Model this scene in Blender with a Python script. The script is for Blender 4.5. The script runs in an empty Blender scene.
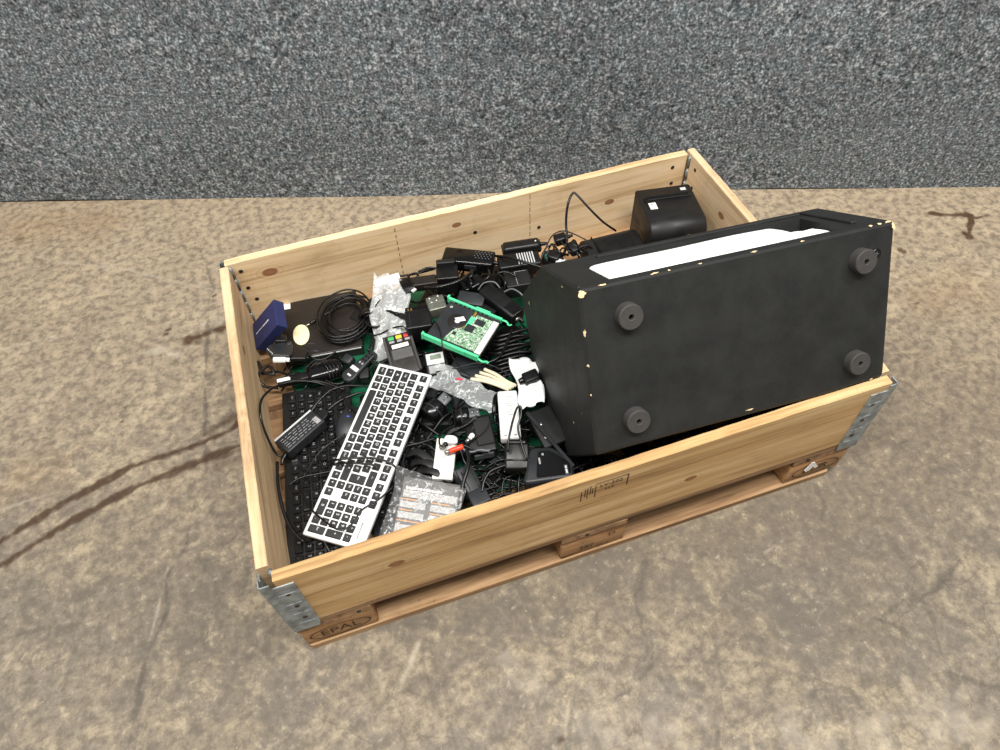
import bpy, bmesh, math, random
import numpy as np
from mathutils import Vector, Matrix
random.seed(7)
rng = np.random.default_rng(7)
S = bpy.context.scene
C = S.collection

# ------------------------------------------------------------------ camera
CP = Vector((0.27096, -0.51699, 1.39825)); AZ, EL, RO, FPX = 0.280226, -0.911156, -0.055196, 689.056
FW = Vector((math.sin(AZ)*math.cos(EL), math.cos(AZ)*math.cos(EL), math.sin(EL)))
RT = Vector((math.cos(AZ), -math.sin(AZ), 0)); UP = RT.cross(FW)
R2 = RT*math.cos(RO)+UP*math.sin(RO); U2 = -RT*math.sin(RO)+UP*math.cos(RO)
cd = bpy.data.cameras.new('camera'); cam = bpy.data.objects.new('camera', cd); C.objects.link(cam)
cd.sensor_width = 36; cd.lens = FPX/1000*36; cd.clip_start = 0.02
cam.matrix_world = Matrix(((R2.x, U2.x, -FW.x, CP.x), (R2.y, U2.y, -FW.y, CP.y), (R2.z, U2.z, -FW.z, CP.z), (0, 0, 0, 1)))
S.camera = cam

def at(px, py, z):
    """where the ray through a photo pixel meets height z"""
    d = FW*FPX + R2*(px-500) - U2*(py-375)
    return CP + d*((z-CP.z)/d.z)

# ------------------------------------------------------------------ light
w = bpy.data.worlds.new('hall_ambient'); S.world = w; w.use_nodes = True
w.node_tree.nodes['Background'].inputs[0].default_value = (1.0, 0.985, 0.96, 1)
w.node_tree.nodes['Background'].inputs[1].default_value = 0.31
def area(name, loc, sx, sy, power, target=(0.6, 0.4, 0)):
    l = bpy.data.lights.new(name, 'AREA'); l.shape = 'RECTANGLE'; l.size = sx; l.size_y = sy; l.energy = power
    l.color = (1.0, 0.97, 0.92)
    o = bpy.data.objects.new(name, l); C.objects.link(o); o.location = loc
    o.rotation_euler = (Vector(target)-Vector(loc)).to_track_quat('-Z', 'Y').to_euler()
    return o
area('ceiling_lamp_row', (0.2, -0.95, 4.4), 4.0, 0.5, 255)
area('ceiling_lamp_row', (2.6, -0.4, 4.6), 0.5, 3.0, 120)
area('ceiling_lamp_row', (-2.0, -0.4, 4.6), 0.5, 3.0, 95)
S.view_settings.view_transform = 'Standard'; S.view_settings.look = 'None'
S.view_settings.exposure = 0.0; S.view_settings.gamma = 1.0; S.view_settings.use_curve_mapping = False

# ------------------------------------------------------------------ materials
def lin(c):
    return tuple(((v/255)/12.92 if v/255 <= 0.04045 else ((v/255+0.055)/1.055)**2.4) for v in c)+(1,)
class NT:
    def __init__(s, name):
        s.m = bpy.data.materials.new(name); s.m.use_nodes = True
        s.t = s.m.node_tree; s.b = s.t.nodes['Principled BSDF']; s.out = s.t.nodes['Material Output']
    def n(s, typ, **k):
        x = s.t.nodes.new(typ)
        for a, v in k.items(): setattr(x, a, v)
        return x
    def l(s, a, b): s.t.links.new(a, b)
    def coord(s, kind='Object'): return s.n('ShaderNodeTexCoord').outputs[kind]
    def map(s, vec, scale=(1, 1, 1), loc=(0, 0, 0)):
        m = s.n('ShaderNodeMapping'); m.inputs['Scale'].default_value = scale; m.inputs['Location'].default_value = loc
        s.l(vec, m.inputs[0]); return m.outputs[0]
    def noise(s, vec, scale, detail=4, rough=0.55, dist=0.0):
        x = s.n('ShaderNodeTexNoise'); x.inputs['Scale'].default_value = scale; x.inputs['Detail'].default_value = detail
        x.inputs['Roughness'].default_value = rough; x.inputs['Distortion'].default_value = dist
        s.l(vec, x.inputs['Vector']); return x.outputs['Fac']
    def ramp(s, fac, stops):
        r = s.n('ShaderNodeValToRGB'); e = r.color_ramp.elements
        while len(e) < len(stops): e.new(0.5)
        for i, (p, c) in enumerate(stops):
            e[i].position = p; e[i].color = c if len(c) == 4 else tuple(c)+(1,)
        s.l(fac, r.inputs[0]); return r.outputs[0]
    def fr(s, fac, a, b, lo=0.0, hi=1.0):
        r = s.n('ShaderNodeMapRange'); r.interpolation_type = 'SMOOTHSTEP'
        r.inputs[1].default_value = a; r.inputs[2].default_value = b; r.inputs[3].default_value = lo; r.inputs[4].default_value = hi
        s.l(fac, r.inputs[0]); return r.outputs[0]
    def math(s, op, a, b=None):
        m = s.n('ShaderNodeMath', operation=op)
        for i, v in enumerate((a, b)):
            if v is None: continue
            if isinstance(v, (int, float)): m.inputs[i].default_value = v
            else: s.l(v, m.inputs[i])
        return m.outputs[0]
    def mix(s, fac, a, b, mode='MIX'):
        m = s.n('ShaderNodeMix', data_type='RGBA', blend_type=mode)
        for i, v in ((0, fac), (6, a), (7, b)):
            if isinstance(v, (int, float)): m.inputs[i].default_value = v
            elif isinstance(v, tuple): m.inputs[i].default_value = v if len(v) == 4 else v+(1,)
            else: s.l(v, m.inputs[i])
        return m.outputs[2]
    def bump(s, h, strength=0.3, dist=0.002):
        b = s.n('ShaderNodeBump'); b.inputs['Strength'].default_value = strength; b.inputs['Distance'].default_value = dist
        s.l(h, b.inputs['Height']); s.l(b.outputs[0], s.b.inputs['Normal'])
    def attr(s, name):
        return s.n('ShaderNodeAttribute', attribute_name=name).outputs['Fac']

def plain(name, rgb, rough=0.5, metal=0.0, var=0.12, scale=60, bump=0.08, spec=0.5, bscale=400):
    t = NT(name); c = lin(rgb); co = t.coord()
    f = t.noise(co, scale, 3)
    a = tuple(v*(1-var) for v in c[:3])+(1,); b = tuple(min(1, v*(1+var)) for v in c[:3])+(1,)
    t.l(t.ramp(f, [(0.3, a), (0.7, b)]), t.b.inputs['Base Color'])
    t.l(t.fr(t.noise(co, scale*0.4, 3), 0.3, 0.7, max(0.02, rough-0.08), min(1, rough+0.1)), t.b.inputs['Roughness'])
    t.b.inputs['Metallic'].default_value = metal
    t.b.inputs['Specular IOR Level'].default_value = spec
    if bump: t.bump(t.noise(co, bscale, 2), bump, 0.001)
    return t.m

M = {}
M['black'] = plain('black_plastic', (15, 15, 16), 0.40, spec=0.4)
M['black_gloss'] = plain('glossy_black_plastic', (11, 11, 12), 0.20, bump=0, spec=0.45)
M['black_matt'] = plain('matt_black_plastic', (22, 22, 23), 0.5, bump=0.15, spec=0.4)
M['charcoal'] = plain('charcoal_plastic', (38, 40, 43), 0.42, spec=0.4)
M['grey'] = plain('grey_plastic', (92, 95, 99), 0.4)
M['brownblack'] = plain('brownish_black_case', (34, 30, 28), 0.36, spec=0.4)
M['cable'] = plain('black_cable_rubber', (12, 12, 13), 0.34, bump=0, spec=0.45)
M['rubber'] = plain('grey_rubber', (56, 54, 53), 0.7, bump=0.2)
M['white'] = plain('white_plastic', (232, 232, 230), 0.4, var=0.04, bump=0.03)
M['silver'] = plain('silver_plastic', (205, 207, 208), 0.35, metal=0.15, var=0.05, bump=0)
M['metal'] = plain('bare_steel', (170, 170, 165), 0.35, metal=0.9)
M['greymetal'] = plain('olive_grey_metal', (120, 122, 112), 0.4, metal=0.6)
M['paper'] = plain('white_paper', (228, 226, 220), 0.8, var=0.04, bump=0.05)
M['cream'] = plain('pale_yellow_pad', (236, 226, 180), 0.7, var=0.05, scale=150)
M['beige'] = plain('beige_cable', (225, 214, 186), 0.5, var=0.05, bump=0)
M['blue'] = plain('navy_card', (30, 40, 86), 0.5, var=0.1)
M['green'] = plain('green_sheet', (8, 84, 56), 0.4, var=0.25, scale=12)
M['greenrail'] = plain('bright_green_plastic', (84, 214, 152), 0.4, var=0.06)
M['red'] = plain('red_plastic', (226, 66, 34), 0.4, var=0.05)
M['yellow'] = plain('yellow_button', (222, 186, 50), 0.45, var=0.05)
M['btngreen'] = plain('green_button', (60, 160, 90), 0.45, var=0.05)
M['btnred'] = plain('red_button', (190, 52, 60), 0.45, var=0.05)
M['gold'] = plain('gold_contact', (205, 160, 80), 0.3, metal=0.8)
M['blueprint'] = plain('blue_print', (70, 90, 210), 0.5)
M['key'] = plain('black_key', (32, 32, 34), 0.5, var=0.06, scale=40)
M['keyblack'] = plain('worn_black_key', (20, 20, 21), 0.34, var=0.1, scale=40)
M['legend'] = plain('white_print', (225, 225, 225), 0.6, bump=0)
M['greyprint'] = plain('grey_print', (150, 150, 152), 0.6, bump=0)
M['darkprint'] = plain('dark_ink', (58, 38, 24), 0.8, bump=0)
M['redprint'] = plain('red_print', (205, 60, 80), 0.6, bump=0)
M['foam'] = plain('white_wadding', (238, 240, 240), 0.95, var=0.03, bump=0.4, bscale=180)
M['chip'] = plain('bare_chipboard', (214, 190, 148), 0.85, var=0.15, scale=200)
M['lcd'] = plain('lcd_screen', (120, 130, 116), 0.2, bump=0)
M['screen'] = plain('dull_screen', (84, 84, 84), 0.3, bump=0)

def felt_mat():
    t = NT('grey_felt'); co = t.coord()
    a = t.noise(co, 150, 2, 0.6); b = t.noise(t.map(co, loc=(7, 3, 1)), 60, 3, 0.6); c = t.noise(t.map(co, (1, 1, 2.2), (2, 0, 0)), 1.5, 3)
    f = t.math('ADD', t.math('MULTIPLY', a, 0.62), t.math('MULTIPLY', b, 0.38))
    col = t.ramp(f, [(0.34, lin((44, 47, 49))), (0.45, lin((88, 93, 96))), (0.54, lin((122, 127, 131))), (0.66, lin((200, 204, 207)))])
    col = t.mix(t.fr(c, 0.35, 0.7, 0.0, 0.5), col, (0.66, 0.65, 0.64, 1), 'MULTIPLY')
    tn = t.noise(t.map(co, loc=(11, 0, 5)), 28, 2, 0.5)
    col = t.mix(t.fr(tn, 0.45, 0.62, 0.0, 0.5), col, (0.86, 0.96, 0.98, 1), 'MULTIPLY'); col = t.mix(t.fr(tn, 0.55, 0.38, 0.0, 0.5), col, (0.98, 0.92, 0.92, 1), 'MULTIPLY')
    t.l(col, t.b.inputs['Base Color']); t.b.inputs['Roughness'].default_value = 0.95
    t.b.inputs['Specular IOR Level'].default_value = 0.1
    t.bump(f, 0.5, 0.003); return t.m
M['felt'] = felt_mat()

def floor_mat():
    t = NT('stained_concrete'); co = t.coord()
    big = t.noise(co, 1.3, 4, 0.6, 0.6); mid = t.noise(t.map(co, loc=(3, 1, 0)), 5.5, 6, 0.68, 0.8); fine = t.noise(co, 46, 5, 0.7); grit = t.noise(co, 260, 3, 0.7)
    base = t.ramp(mid, [(0.30, lin((116, 107, 96))), (0.44, lin((142, 130, 113))), (0.56, lin((164, 149, 126))), (0.72, lin((186, 172, 148)))])
    med = t.noise(t.map(co, loc=(6, 6, 1)), 17, 6, 0.72, 0.6)
    base = t.mix(t.fr(med, 0.38, 0.52, 0.7, 0.0), base, lin((116, 106, 96)))
    base = t.mix(t.fr(med, 0.52, 0.64, 0.0, 0.75), base, lin((192, 175, 146)))
    base = t.mix(t.fr(big, 0.40, 0.60, 0.0, 0.45), base, lin((128, 118, 107)))
    base = t.mix(t.math('MULTIPLY', t.attr('darker_floor'), 0.62), base, lin((86, 77, 66)))
    base = t.mix(t.math('MULTIPLY', t.attr('warm'), 0.6), base, lin((206, 182, 152)))
    base = t.mix(t.fr(fine, 0.36, 0.58, 0.65, 0.0), base, lin((98, 89, 79)))
    base = t.mix(t.fr(fine, 0.56, 0.72, 0.0, 0.5), base, lin((196, 182, 156)))
    base = t.mix(t.fr(grit, 0.60, 0.73, 0.0, 0.45), base, lin((104, 95, 84)))
    base = t.mix(t.fr(t.noise(t.map(co, loc=(9, 2, 4)), 130, 3, 0.7), 0.64, 0.74, 0.0, 0.5), base, lin((206, 194, 174)))
    # fine crazing, mostly on the worn side of the slab
    wv = t.n('ShaderNodeVectorMath', operation='ADD')
    nz = t.n('ShaderNodeTexNoise'); nz.inputs['Scale'].default_value = 9; nz.inputs['Detail'].default_value = 4; t.l(co, nz.inputs['Vector'])
    sc = t.n('ShaderNodeVectorMath', operation='SCALE'); sc.inputs['Scale'].default_value = 0.14; t.l(nz.outputs['Color'], sc.inputs[0])
    t.l(co, wv.inputs[0]); t.l(sc.outputs[0], wv.inputs[1])
    for scale, wd, msc, amt in ((7.5, 0.022, 2.1, 0.36), (17, 0.03, 3.0, 0.30)):
        v = t.n('ShaderNodeTexVoronoi', feature='DISTANCE_TO_EDGE'); v.inputs['Scale'].default_value = scale; t.l(wv.outputs[0], v.inputs['Vector'])
        cr = t.fr(v.outputs['Distance'], 0.0, wd, 1.0, 0.0)
        mk = t.math('MULTIPLY', t.fr(t.noise(t.map(co, loc=(scale, 0, 0)), msc, 3), 0.46, 0.62), t.attr('craze'))
        base = t.mix(t.math('MULTIPLY', t.math('MULTIPLY', cr, mk), amt), base, lin((84, 76, 68)))
    for name, col, amt in (('pale', (204, 192, 174), 0.42), ('smear', (92, 85, 78), 0.5), ('crack', (78, 72, 66), 0.6), ('tyre', (74, 54, 38), 0.95), ('wet', (76, 52, 32), 0.95), ('rust', (150, 116, 76), 0.4)):
        br = t.fr(t.noise(t.map(co, loc=(len(name), 5, 2)), 60, 4, 0.7), 0.25, 0.55, 0.75 if name in ('tyre', 'wet') else 0.35, 1.0)
        base = t.mix(t.math('MULTIPLY', t.math('MULTIPLY', t.attr(name), br), amt), base, lin(col))
    base = t.mix(1.0, base, (0.80, 0.815, 0.82, 1), 'MULTIPLY')
    t.l(base, t.b.inputs['Base Color'])
    t.l(t.fr(mid, 0.3, 0.7, 0.5, 0.78), t.b.inputs['Roughness']); t.b.inputs['Specular IOR Level'].default_value = 0.3
    t.bump(t.math('ADD', fine, t.math('MULTIPLY', t.attr('crack'), -0.6)), 0.18, 0.003)
    return t.m

def wood_mat(name, dark, midc, light, knots=(), axis=0, seed=0, dirt=0.25, rough=0.72):
    """grain runs along local axis; knots = (u, v, radius) in metres along / across the grain (local z or y)"""
    t = NT(name); co = t.coord()
    s = [26, 26, 26]; s[axis] = 1.6
    wv = t.map(co, tuple(s), (seed*1.7, seed*2.3, seed*0.9))
    g1 = t.noise(wv, 1.0, 5, 0.62, 0.9); s2 = [170, 170, 170]; s2[axis] = 5
    g2 = t.noise(t.map(co, tuple(s2), (seed, 0, 0)), 1.0, 3, 0.6)
    f = t.math('ADD', t.math('MULTIPLY', g1, 0.72), t.math('MULTIPLY', g2, 0.28))
    col = t.ramp(f, [(0.34, lin(dark)), (0.47, lin(midc)), (0.63, lin(light))])
    for (kx, ky, kz, r) in knots:
        sub = t.n('ShaderNodeVectorMath', operation='SUBTRACT'); t.l(co, sub.inputs[0]); sub.inputs[1].default_value = (kx, ky, kz)
        ms = t.n('ShaderNodeVectorMath', operation='MULTIPLY'); t.l(sub.outputs[0], ms.inputs[0])
        k = [1/r]*3; k[axis] = 0.62/r; ms.inputs[1].default_value = k
        ln = t.n('ShaderNodeVectorMath', operation='LENGTH'); t.l(ms.outputs[0], ln.inputs[0]); d = ln.outputs['Value']
        ring = t.fr(t.math('SINE', t.math('MULTIPLY', d, 9.0)), -1, 1, 0.0, 0.3)
        halo = t.math('MULTIPLY', t.fr(d, 0.9, 3.0, 0.55, 0.0), ring)
        col = t.mix(halo, col, lin((128, 84, 46)))
        col = t.mix(t.fr(d, 0.75, 1.05, 0.85, 0.0), col, lin((124, 74, 44)))
        col = t.mix(t.fr(d, 0.2, 0.75, 0.55, 0.0), col, lin((165, 112, 78)))
    dn = t.noise(t.map(co, loc=(seed, seed, 3)), 7, 5, 0.7, 0.5)
    col = t.mix(t.fr(dn, 0.52, 0.74, 0.0, dirt), col, lin((104, 86, 66)))
    sp = t.noise(t.map(co, loc=(1, seed, 0)), 55, 2, 0.6)
    col = t.mix(t.fr(sp, 0.68, 0.78, 0.0, dirt*1.3), col, lin((74, 56, 40)))
    t.l(col, t.b.inputs['Base Color']); t.b.inputs['Roughness'].default_value = rough; t.b.inputs['Specular IOR Level'].default_value = 0.25
    t.bump(f, 0.25, 0.002); return t.m

def galv_mat():
    t = NT('galvanised_steel'); co = t.coord()
    f = t.noise(co, 45, 4, 0.6)
    t.l(t.ramp(f, [(0.35, lin((120, 128, 132))), (0.6, lin((168, 176, 178)))]), t.b.inputs['Base Color'])
    t.b.inputs['Metallic'].default_value = 0.65; t.l(t.fr(f, 0.3, 0.7, 0.35, 0.6), t.b.inputs['Roughness'])
    t.bump(t.noise(co, 30, 3), 0.3, 0.004); return t.m
M['galv'] = galv_mat()

def film_mat(name, tint, lo, hi, rough=0.22):
    """thin plastic film: see-through with whitish creases"""
    t = NT(name); co = t.coord()
    f = t.noise(co, 24, 4, 0.6, 2.2); r = t.math('ABSOLUTE', t.math('SUBTRACT', f, 0.5)); cr = t.fr(r, 0.0, 0.05, 1.0, 0.0)
    f2 = t.noise(co, 60, 3, 0.6, 1.0); k = t.math('MULTIPLY', cr, t.fr(f2, 0.4, 0.65))
    t.b.inputs['Base Color'].default_value = lin(tint)
    t.b.inputs['Roughness'].default_value = rough
    t.l(t.math('ADD', lo, t.math('MULTIPLY', k, hi-lo)), t.b.inputs['Alpha'])
    t.bump(f, 0.22, 0.006); return t.m
M['film'] = film_mat('clear_plastic_film', (240, 243, 243), 0.22, 0.85)
M['film2'] = film_mat('crinkled_clear_film', (230, 234, 236), 0.15, 0.75)
M['wrap'] = film_mat('thin_clear_wrap', (236, 238, 240), 0.04, 0.35)
M['whitefilm'] = film_mat('milky_plastic_film', (240, 242, 243), 0.92, 1.0, 0.35)

def speaker_mat():
    t = NT('scuffed_black_paint'); co = t.coord()
    f = t.noise(co, 14, 5, 0.65); g = t.noise(co, 420, 3, 0.7)
    c = t.ramp(f, [(0.3, lin((26, 27, 27))), (0.7, lin((36, 37, 36)))])
    sp = t.noise(t.map(co, loc=(4, 4, 4)), 150, 2, 0.5)
    c = t.mix(t.fr(sp, 0.77, 0.80, 0.0, 0.6), c, lin((150, 140, 120)))
    t.l(c, t.b.inputs['Base Color']); t.l(t.fr(f, 0.3, 0.7, 0.5, 0.68), t.b.inputs['Roughness'])
    t.b.inputs['Specular IOR Level'].default_value = 0.35
    t.bump(g, 0.35, 0.0015); return t.m
M['spk'] = speaker_mat()

def pcb_mat():
    t = NT('green_circuit_board'); co = t.coord()
    v = t.n('ShaderNodeTexVoronoi'); v.inputs['Scale'].default_value = 330; t.l(co, v.inputs['Vector'])
    sepn = t.n('ShaderNodeSeparateColor'); t.l(v.outputs['Color'], sepn.inputs[0])
    c = t.ramp(sepn.outputs[0], [(0.0, lin((70, 130, 90))), (0.42, lin((120, 160, 122))), (0.62, lin((176, 190, 176))), (0.8, lin((206, 210, 200))), (0.95, lin((60, 80, 66)))])
    t.l(c, t.b.inputs['Base Color']); t.b.inputs['Roughness'].default_value = 0.4; return t.m
M['pcb'] = pcb_mat()

def fineprint_mat():
    """rows of unreadable small print on a dark carton"""
    t = NT('fine_print_carton'); co = t.coord()
    n = t.noise(t.map(co, (340, 1500, 1)), 1.0, 2, 0.6)
    t.l(t.ramp(n, [(0.42, lin((92, 92, 92))), (0.58, lin((196, 196, 194)))]), t.b.inputs['Base Color'])
    t.b.inputs['Roughness'].default_value = 0.45; return t.m
M['fineprint'] = fineprint_mat()
M['carton'] = plain('dark_carton', (62, 60, 60), 0.45)
M['cartonband'] = plain('brown_black_band', (42, 36, 34), 0.4)
M['orange'] = plain('orange_print', (196, 132, 70), 0.5)

# ------------------------------------------------------------------ mesh helpers
class MB:
    def __init__(s): s.v = []; s.f = []; s.sm = []
    def add(s, vs, fs, smooth=False, mat=None):
        o = len(s.v)
        s.v += [tuple(mat @ Vector(p)) if mat else tuple(p) for p in vs]
        s.f += [tuple(i+o for i in f) for f in fs]; s.sm += [smooth]*len(fs); return s
    def bm(s, bm, smooth=False, mat=None):
        bm.verts.index_update()
        s.add([v.co.copy() for v in bm.verts], [[v.index for v in f.verts] for f in bm.faces], smooth, mat); bm.free(); return s
    def box(s, x0, x1, y0, y1, z0, z1, bev=0.0, seg=1, mat=None, taper=None):
        bm = bmesh.new(); bmesh.ops.create_cube(bm, size=1)
        for v in bm.verts:
            tx = ty = 1.0
            if taper and v.co.z > 0: tx, ty = taper
            v.co = Vector(((x0+x1)/2+v.co.x*(x1-x0)*tx, (y0+y1)/2+v.co.y*(y1-y0)*ty, (z0+z1)/2+v.co.z*(z1-z0)))
        if bev: bmesh.ops.bevel(bm, geom=bm.edges[:], offset=bev, segments=seg, profile=0.6, affect='EDGES')
        return s.bm(bm, seg > 1, mat)
    def prism(s, poly, z0, z1, bev=0.0, seg=1, mat=None, smooth=False):
        bm = bmesh.new(); vs = [bm.verts.new((p[0], p[1], z0)) for p in poly]
        f = bm.faces.new(vs); f.normal_update()
        if f.normal.z > 0: f.normal_flip()
        r = bmesh.ops.extrude_face_region(bm, geom=[f])
        for v in r['geom']:
            if isinstance(v, bmesh.types.BMVert): v.co.z = z1
        if bev:
            top = [e for e in bm.edges if all(abs(v.co.z-z1) < 1e-7 for v in e.verts)]
            bmesh.ops.bevel(bm, geom=top, offset=bev, segments=seg, profile=0.6, affect='EDGES')
        bmesh.ops.recalc_face_normals(bm, faces=bm.faces[:])
        return s.bm(bm, smooth, mat)
    def lathe(s, prof, n=20, mat=None, smooth=True):
        vs = []; fs = []
        for r, z in prof:
            for i in range(n):
                a = 2*math.pi*i/n; vs.append((r*math.cos(a), r*math.sin(a), z))
        for j in range(len(prof)-1):
            for i in range(n):
                k = (i+1) % n; fs.append((j*n+i, j*n+k, (j+1)*n+k, (j+1)*n+i))
        if prof[0][0] > 1e-6: fs.append(tuple(range(n))[::-1])
        if prof[-1][0] > 1e-6: fs.append(tuple((len(prof)-1)*n+i for i in range(n)))
        return s.add(vs, fs, smooth, mat)
    def tube(s, pts, r, n=6, sub=5, smooth=True, closed=False, flat=1.0):
        P = catmull(pts, sub); m = len(P); vs = []; fs = []
        up = Vector((0, 0, 1)); prev = None
        for i, p in enumerate(P):
            tn = (P[min(i+1, m-1)]-P[max(i-1, 0)]).normalized()
            if prev is None:
                a = tn.cross(up)
                if a.length < 1e-3: a = tn.cross(Vector((1, 0, 0)))
            else:
                a = prev - tn*prev.dot(tn)
                if a.length < 1e-4: a = tn.cross(up)
            a.normalize(); b = tn.cross(a); prev = a
            rr = r[min(i*len(r)//m, len(r)-1)] if isinstance(r, (list, tuple)) else r
            for k in range(n):
                q = 2*math.pi*k/n; vs.append(p + a*rr*math.cos(q) + b*rr*flat*math.sin(q))
        for i in range(m-1):
            for k in range(n):
                k2 = (k+1) % n; fs.append((i*n+k, i*n+k2, (i+1)*n+k2, (i+1)*n+k))
        fs.append(tuple(range(n))[::-1]); fs.append(tuple((m-1)*n+k for k in range(n)))
        return s.add(vs, fs, smooth)
def catmull(pts, sub):
    P = [Vector(p) for p in pts]
    if len(P) < 3 or sub < 2: return P
    Q = [P[0]*2-P[1]]+P+[P[-1]*2-P[-2]]; out = []
    for i in range(1, len(Q)-2):
        for k in range(sub):
            t = k/sub; a, b, c, d = Q[i-1], Q[i], Q[i+1], Q[i+2]
            out.append(0.5*((2*b)+(c-a)*t+(2*a-5*b+4*c-d)*t*t+(3*b-a-3*c+d)*t*t*t))
    out.append(P[-1]); return out

def mesh(name, mb, mat):
    me = bpy.data.meshes.new(name); me.from_pydata(mb.v, [], mb.f)
    me.polygons.foreach_set('use_smooth', mb.sm); me.materials.append(M[mat] if isinstance(mat, str) else mat)
    me.validate(); me.update()
    return me
def obj(name, mb, mat, parent=None, mw=None, smooth_angle=True):
    me = mb if isinstance(mb, bpy.types.Mesh) else mesh(name, mb, mat)
    o = bpy.data.objects.new(name, me); C.objects.link(o)
    if parent: o.parent = parent
    if mw is not None: o.matrix_local = mw
    return o
def tag(o, label=None, cat=None, group=None, kind=None):
    for k, v in (('label', label), ('category', cat), ('group', group), ('kind', kind)):
        if v: o[k] = v
    return o
def thing(name, label, cat, mw=None, group=None):
    o = bpy.data.objects.new(name, None); C.objects.link(o); o.empty_display_size = 0.02
    if mw is not None: o.matrix_world = mw
    return tag(o, label, cat, group)
def frame(a, za, b, zb, up=(0, 0, 1), roll=0, drop=0):
    """local frame centred between two photo points lying at heights za, zb: X runs from a to b, Z up"""
    A = at(a[0], a[1], za); B = at(b[0], b[1], zb); return frame3(A, B, up, roll, drop)
def frame3(A, B, up=(0, 0, 1), roll=0, drop=0):
    x = (B-A); L = x.length; x.normalize(); z = Vector(up); z = (z-x*z.dot(x)).normalized()
    if roll: z = Matrix.Rotation(math.radians(roll), 3, x) @ z
    y = z.cross(x); o = (A+B)/2 - z*drop
    return Matrix(((x.x, y.x, z.x, o.x), (x.y, y.y, z.y, o.y), (x.z, y.z, z.z, o.z), (0, 0, 0, 1))), L
TXT = {}
def glyphs(body, size, bold=False):
    """flat triangulated lettering centred on the origin"""
    k = (body, size)
    if k in TXT: return TXT[k]
    cu = bpy.data.curves.new('lettering', 'FONT'); cu.body = body; cu.size = size; cu.align_x = 'CENTER'; cu.align_y = 'CENTER'; cu.resolution_u = 2
    o = bpy.data.objects.new('lettering', cu); C.objects.link(o)
    me = o.evaluated_get(bpy.context.evaluated_depsgraph_get()).to_mesh()
    vs = [v.co.copy() for v in me.vertices]; fs = [tuple(p.vertices) for p in me.polygons]
    bpy.data.objects.remove(o); bpy.data.curves.remove(cu)
    TXT[k] = (vs, fs); return TXT[k]

# ------------------------------------------------------------------ setting: floor and felt-covered wall
WD = Vector((1, -0.3600, 0)).normalized(); WN = Vector((-WD.y, WD.x, 0))          # wall runs along WD, WN points away from the camera
W0 = at(500, 194, 0)
def seg_dist(P, a, b):
    ab = b-a; t = np.clip(((P-a)@ab)/max(ab@ab, 1e-9), 0, 1); return np.linalg.norm(P-(a+t[:, None]*ab), axis=1)
def poly_mask(P, pix, width, soft=0.5, wob=None):
    pts = [np.array(at(x, y, 0))[:2] for x, y in pix]; d = np.full(len(P), 9.0)
    for a, b in zip(pts[:-1], pts[1:]): d = np.minimum(d, seg_dist(P, a, b))
    if wob is not None: d = d+wob
    return np.clip((width-d)/(width*soft)+0.0, 0, 1)
def vnoise(P, scale, seed):
    r = np.random.default_rng(seed); T = r.random((64, 64)); q = P*scale; i = np.floor(q).astype(int); f = q-i; f = f*f*(3-2*f)
    g = lambda dx, dy: T[(i[:, 0]+dx) % 64, (i[:, 1]+dy) % 64]
    return (g(0, 0)*(1-f[:, 0])+g(1, 0)*f[:, 0])*(1-f[:, 1])+(g(0, 1)*(1-f[:, 0])+g(1, 1)*f[:, 0])*f[:, 1]
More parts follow.
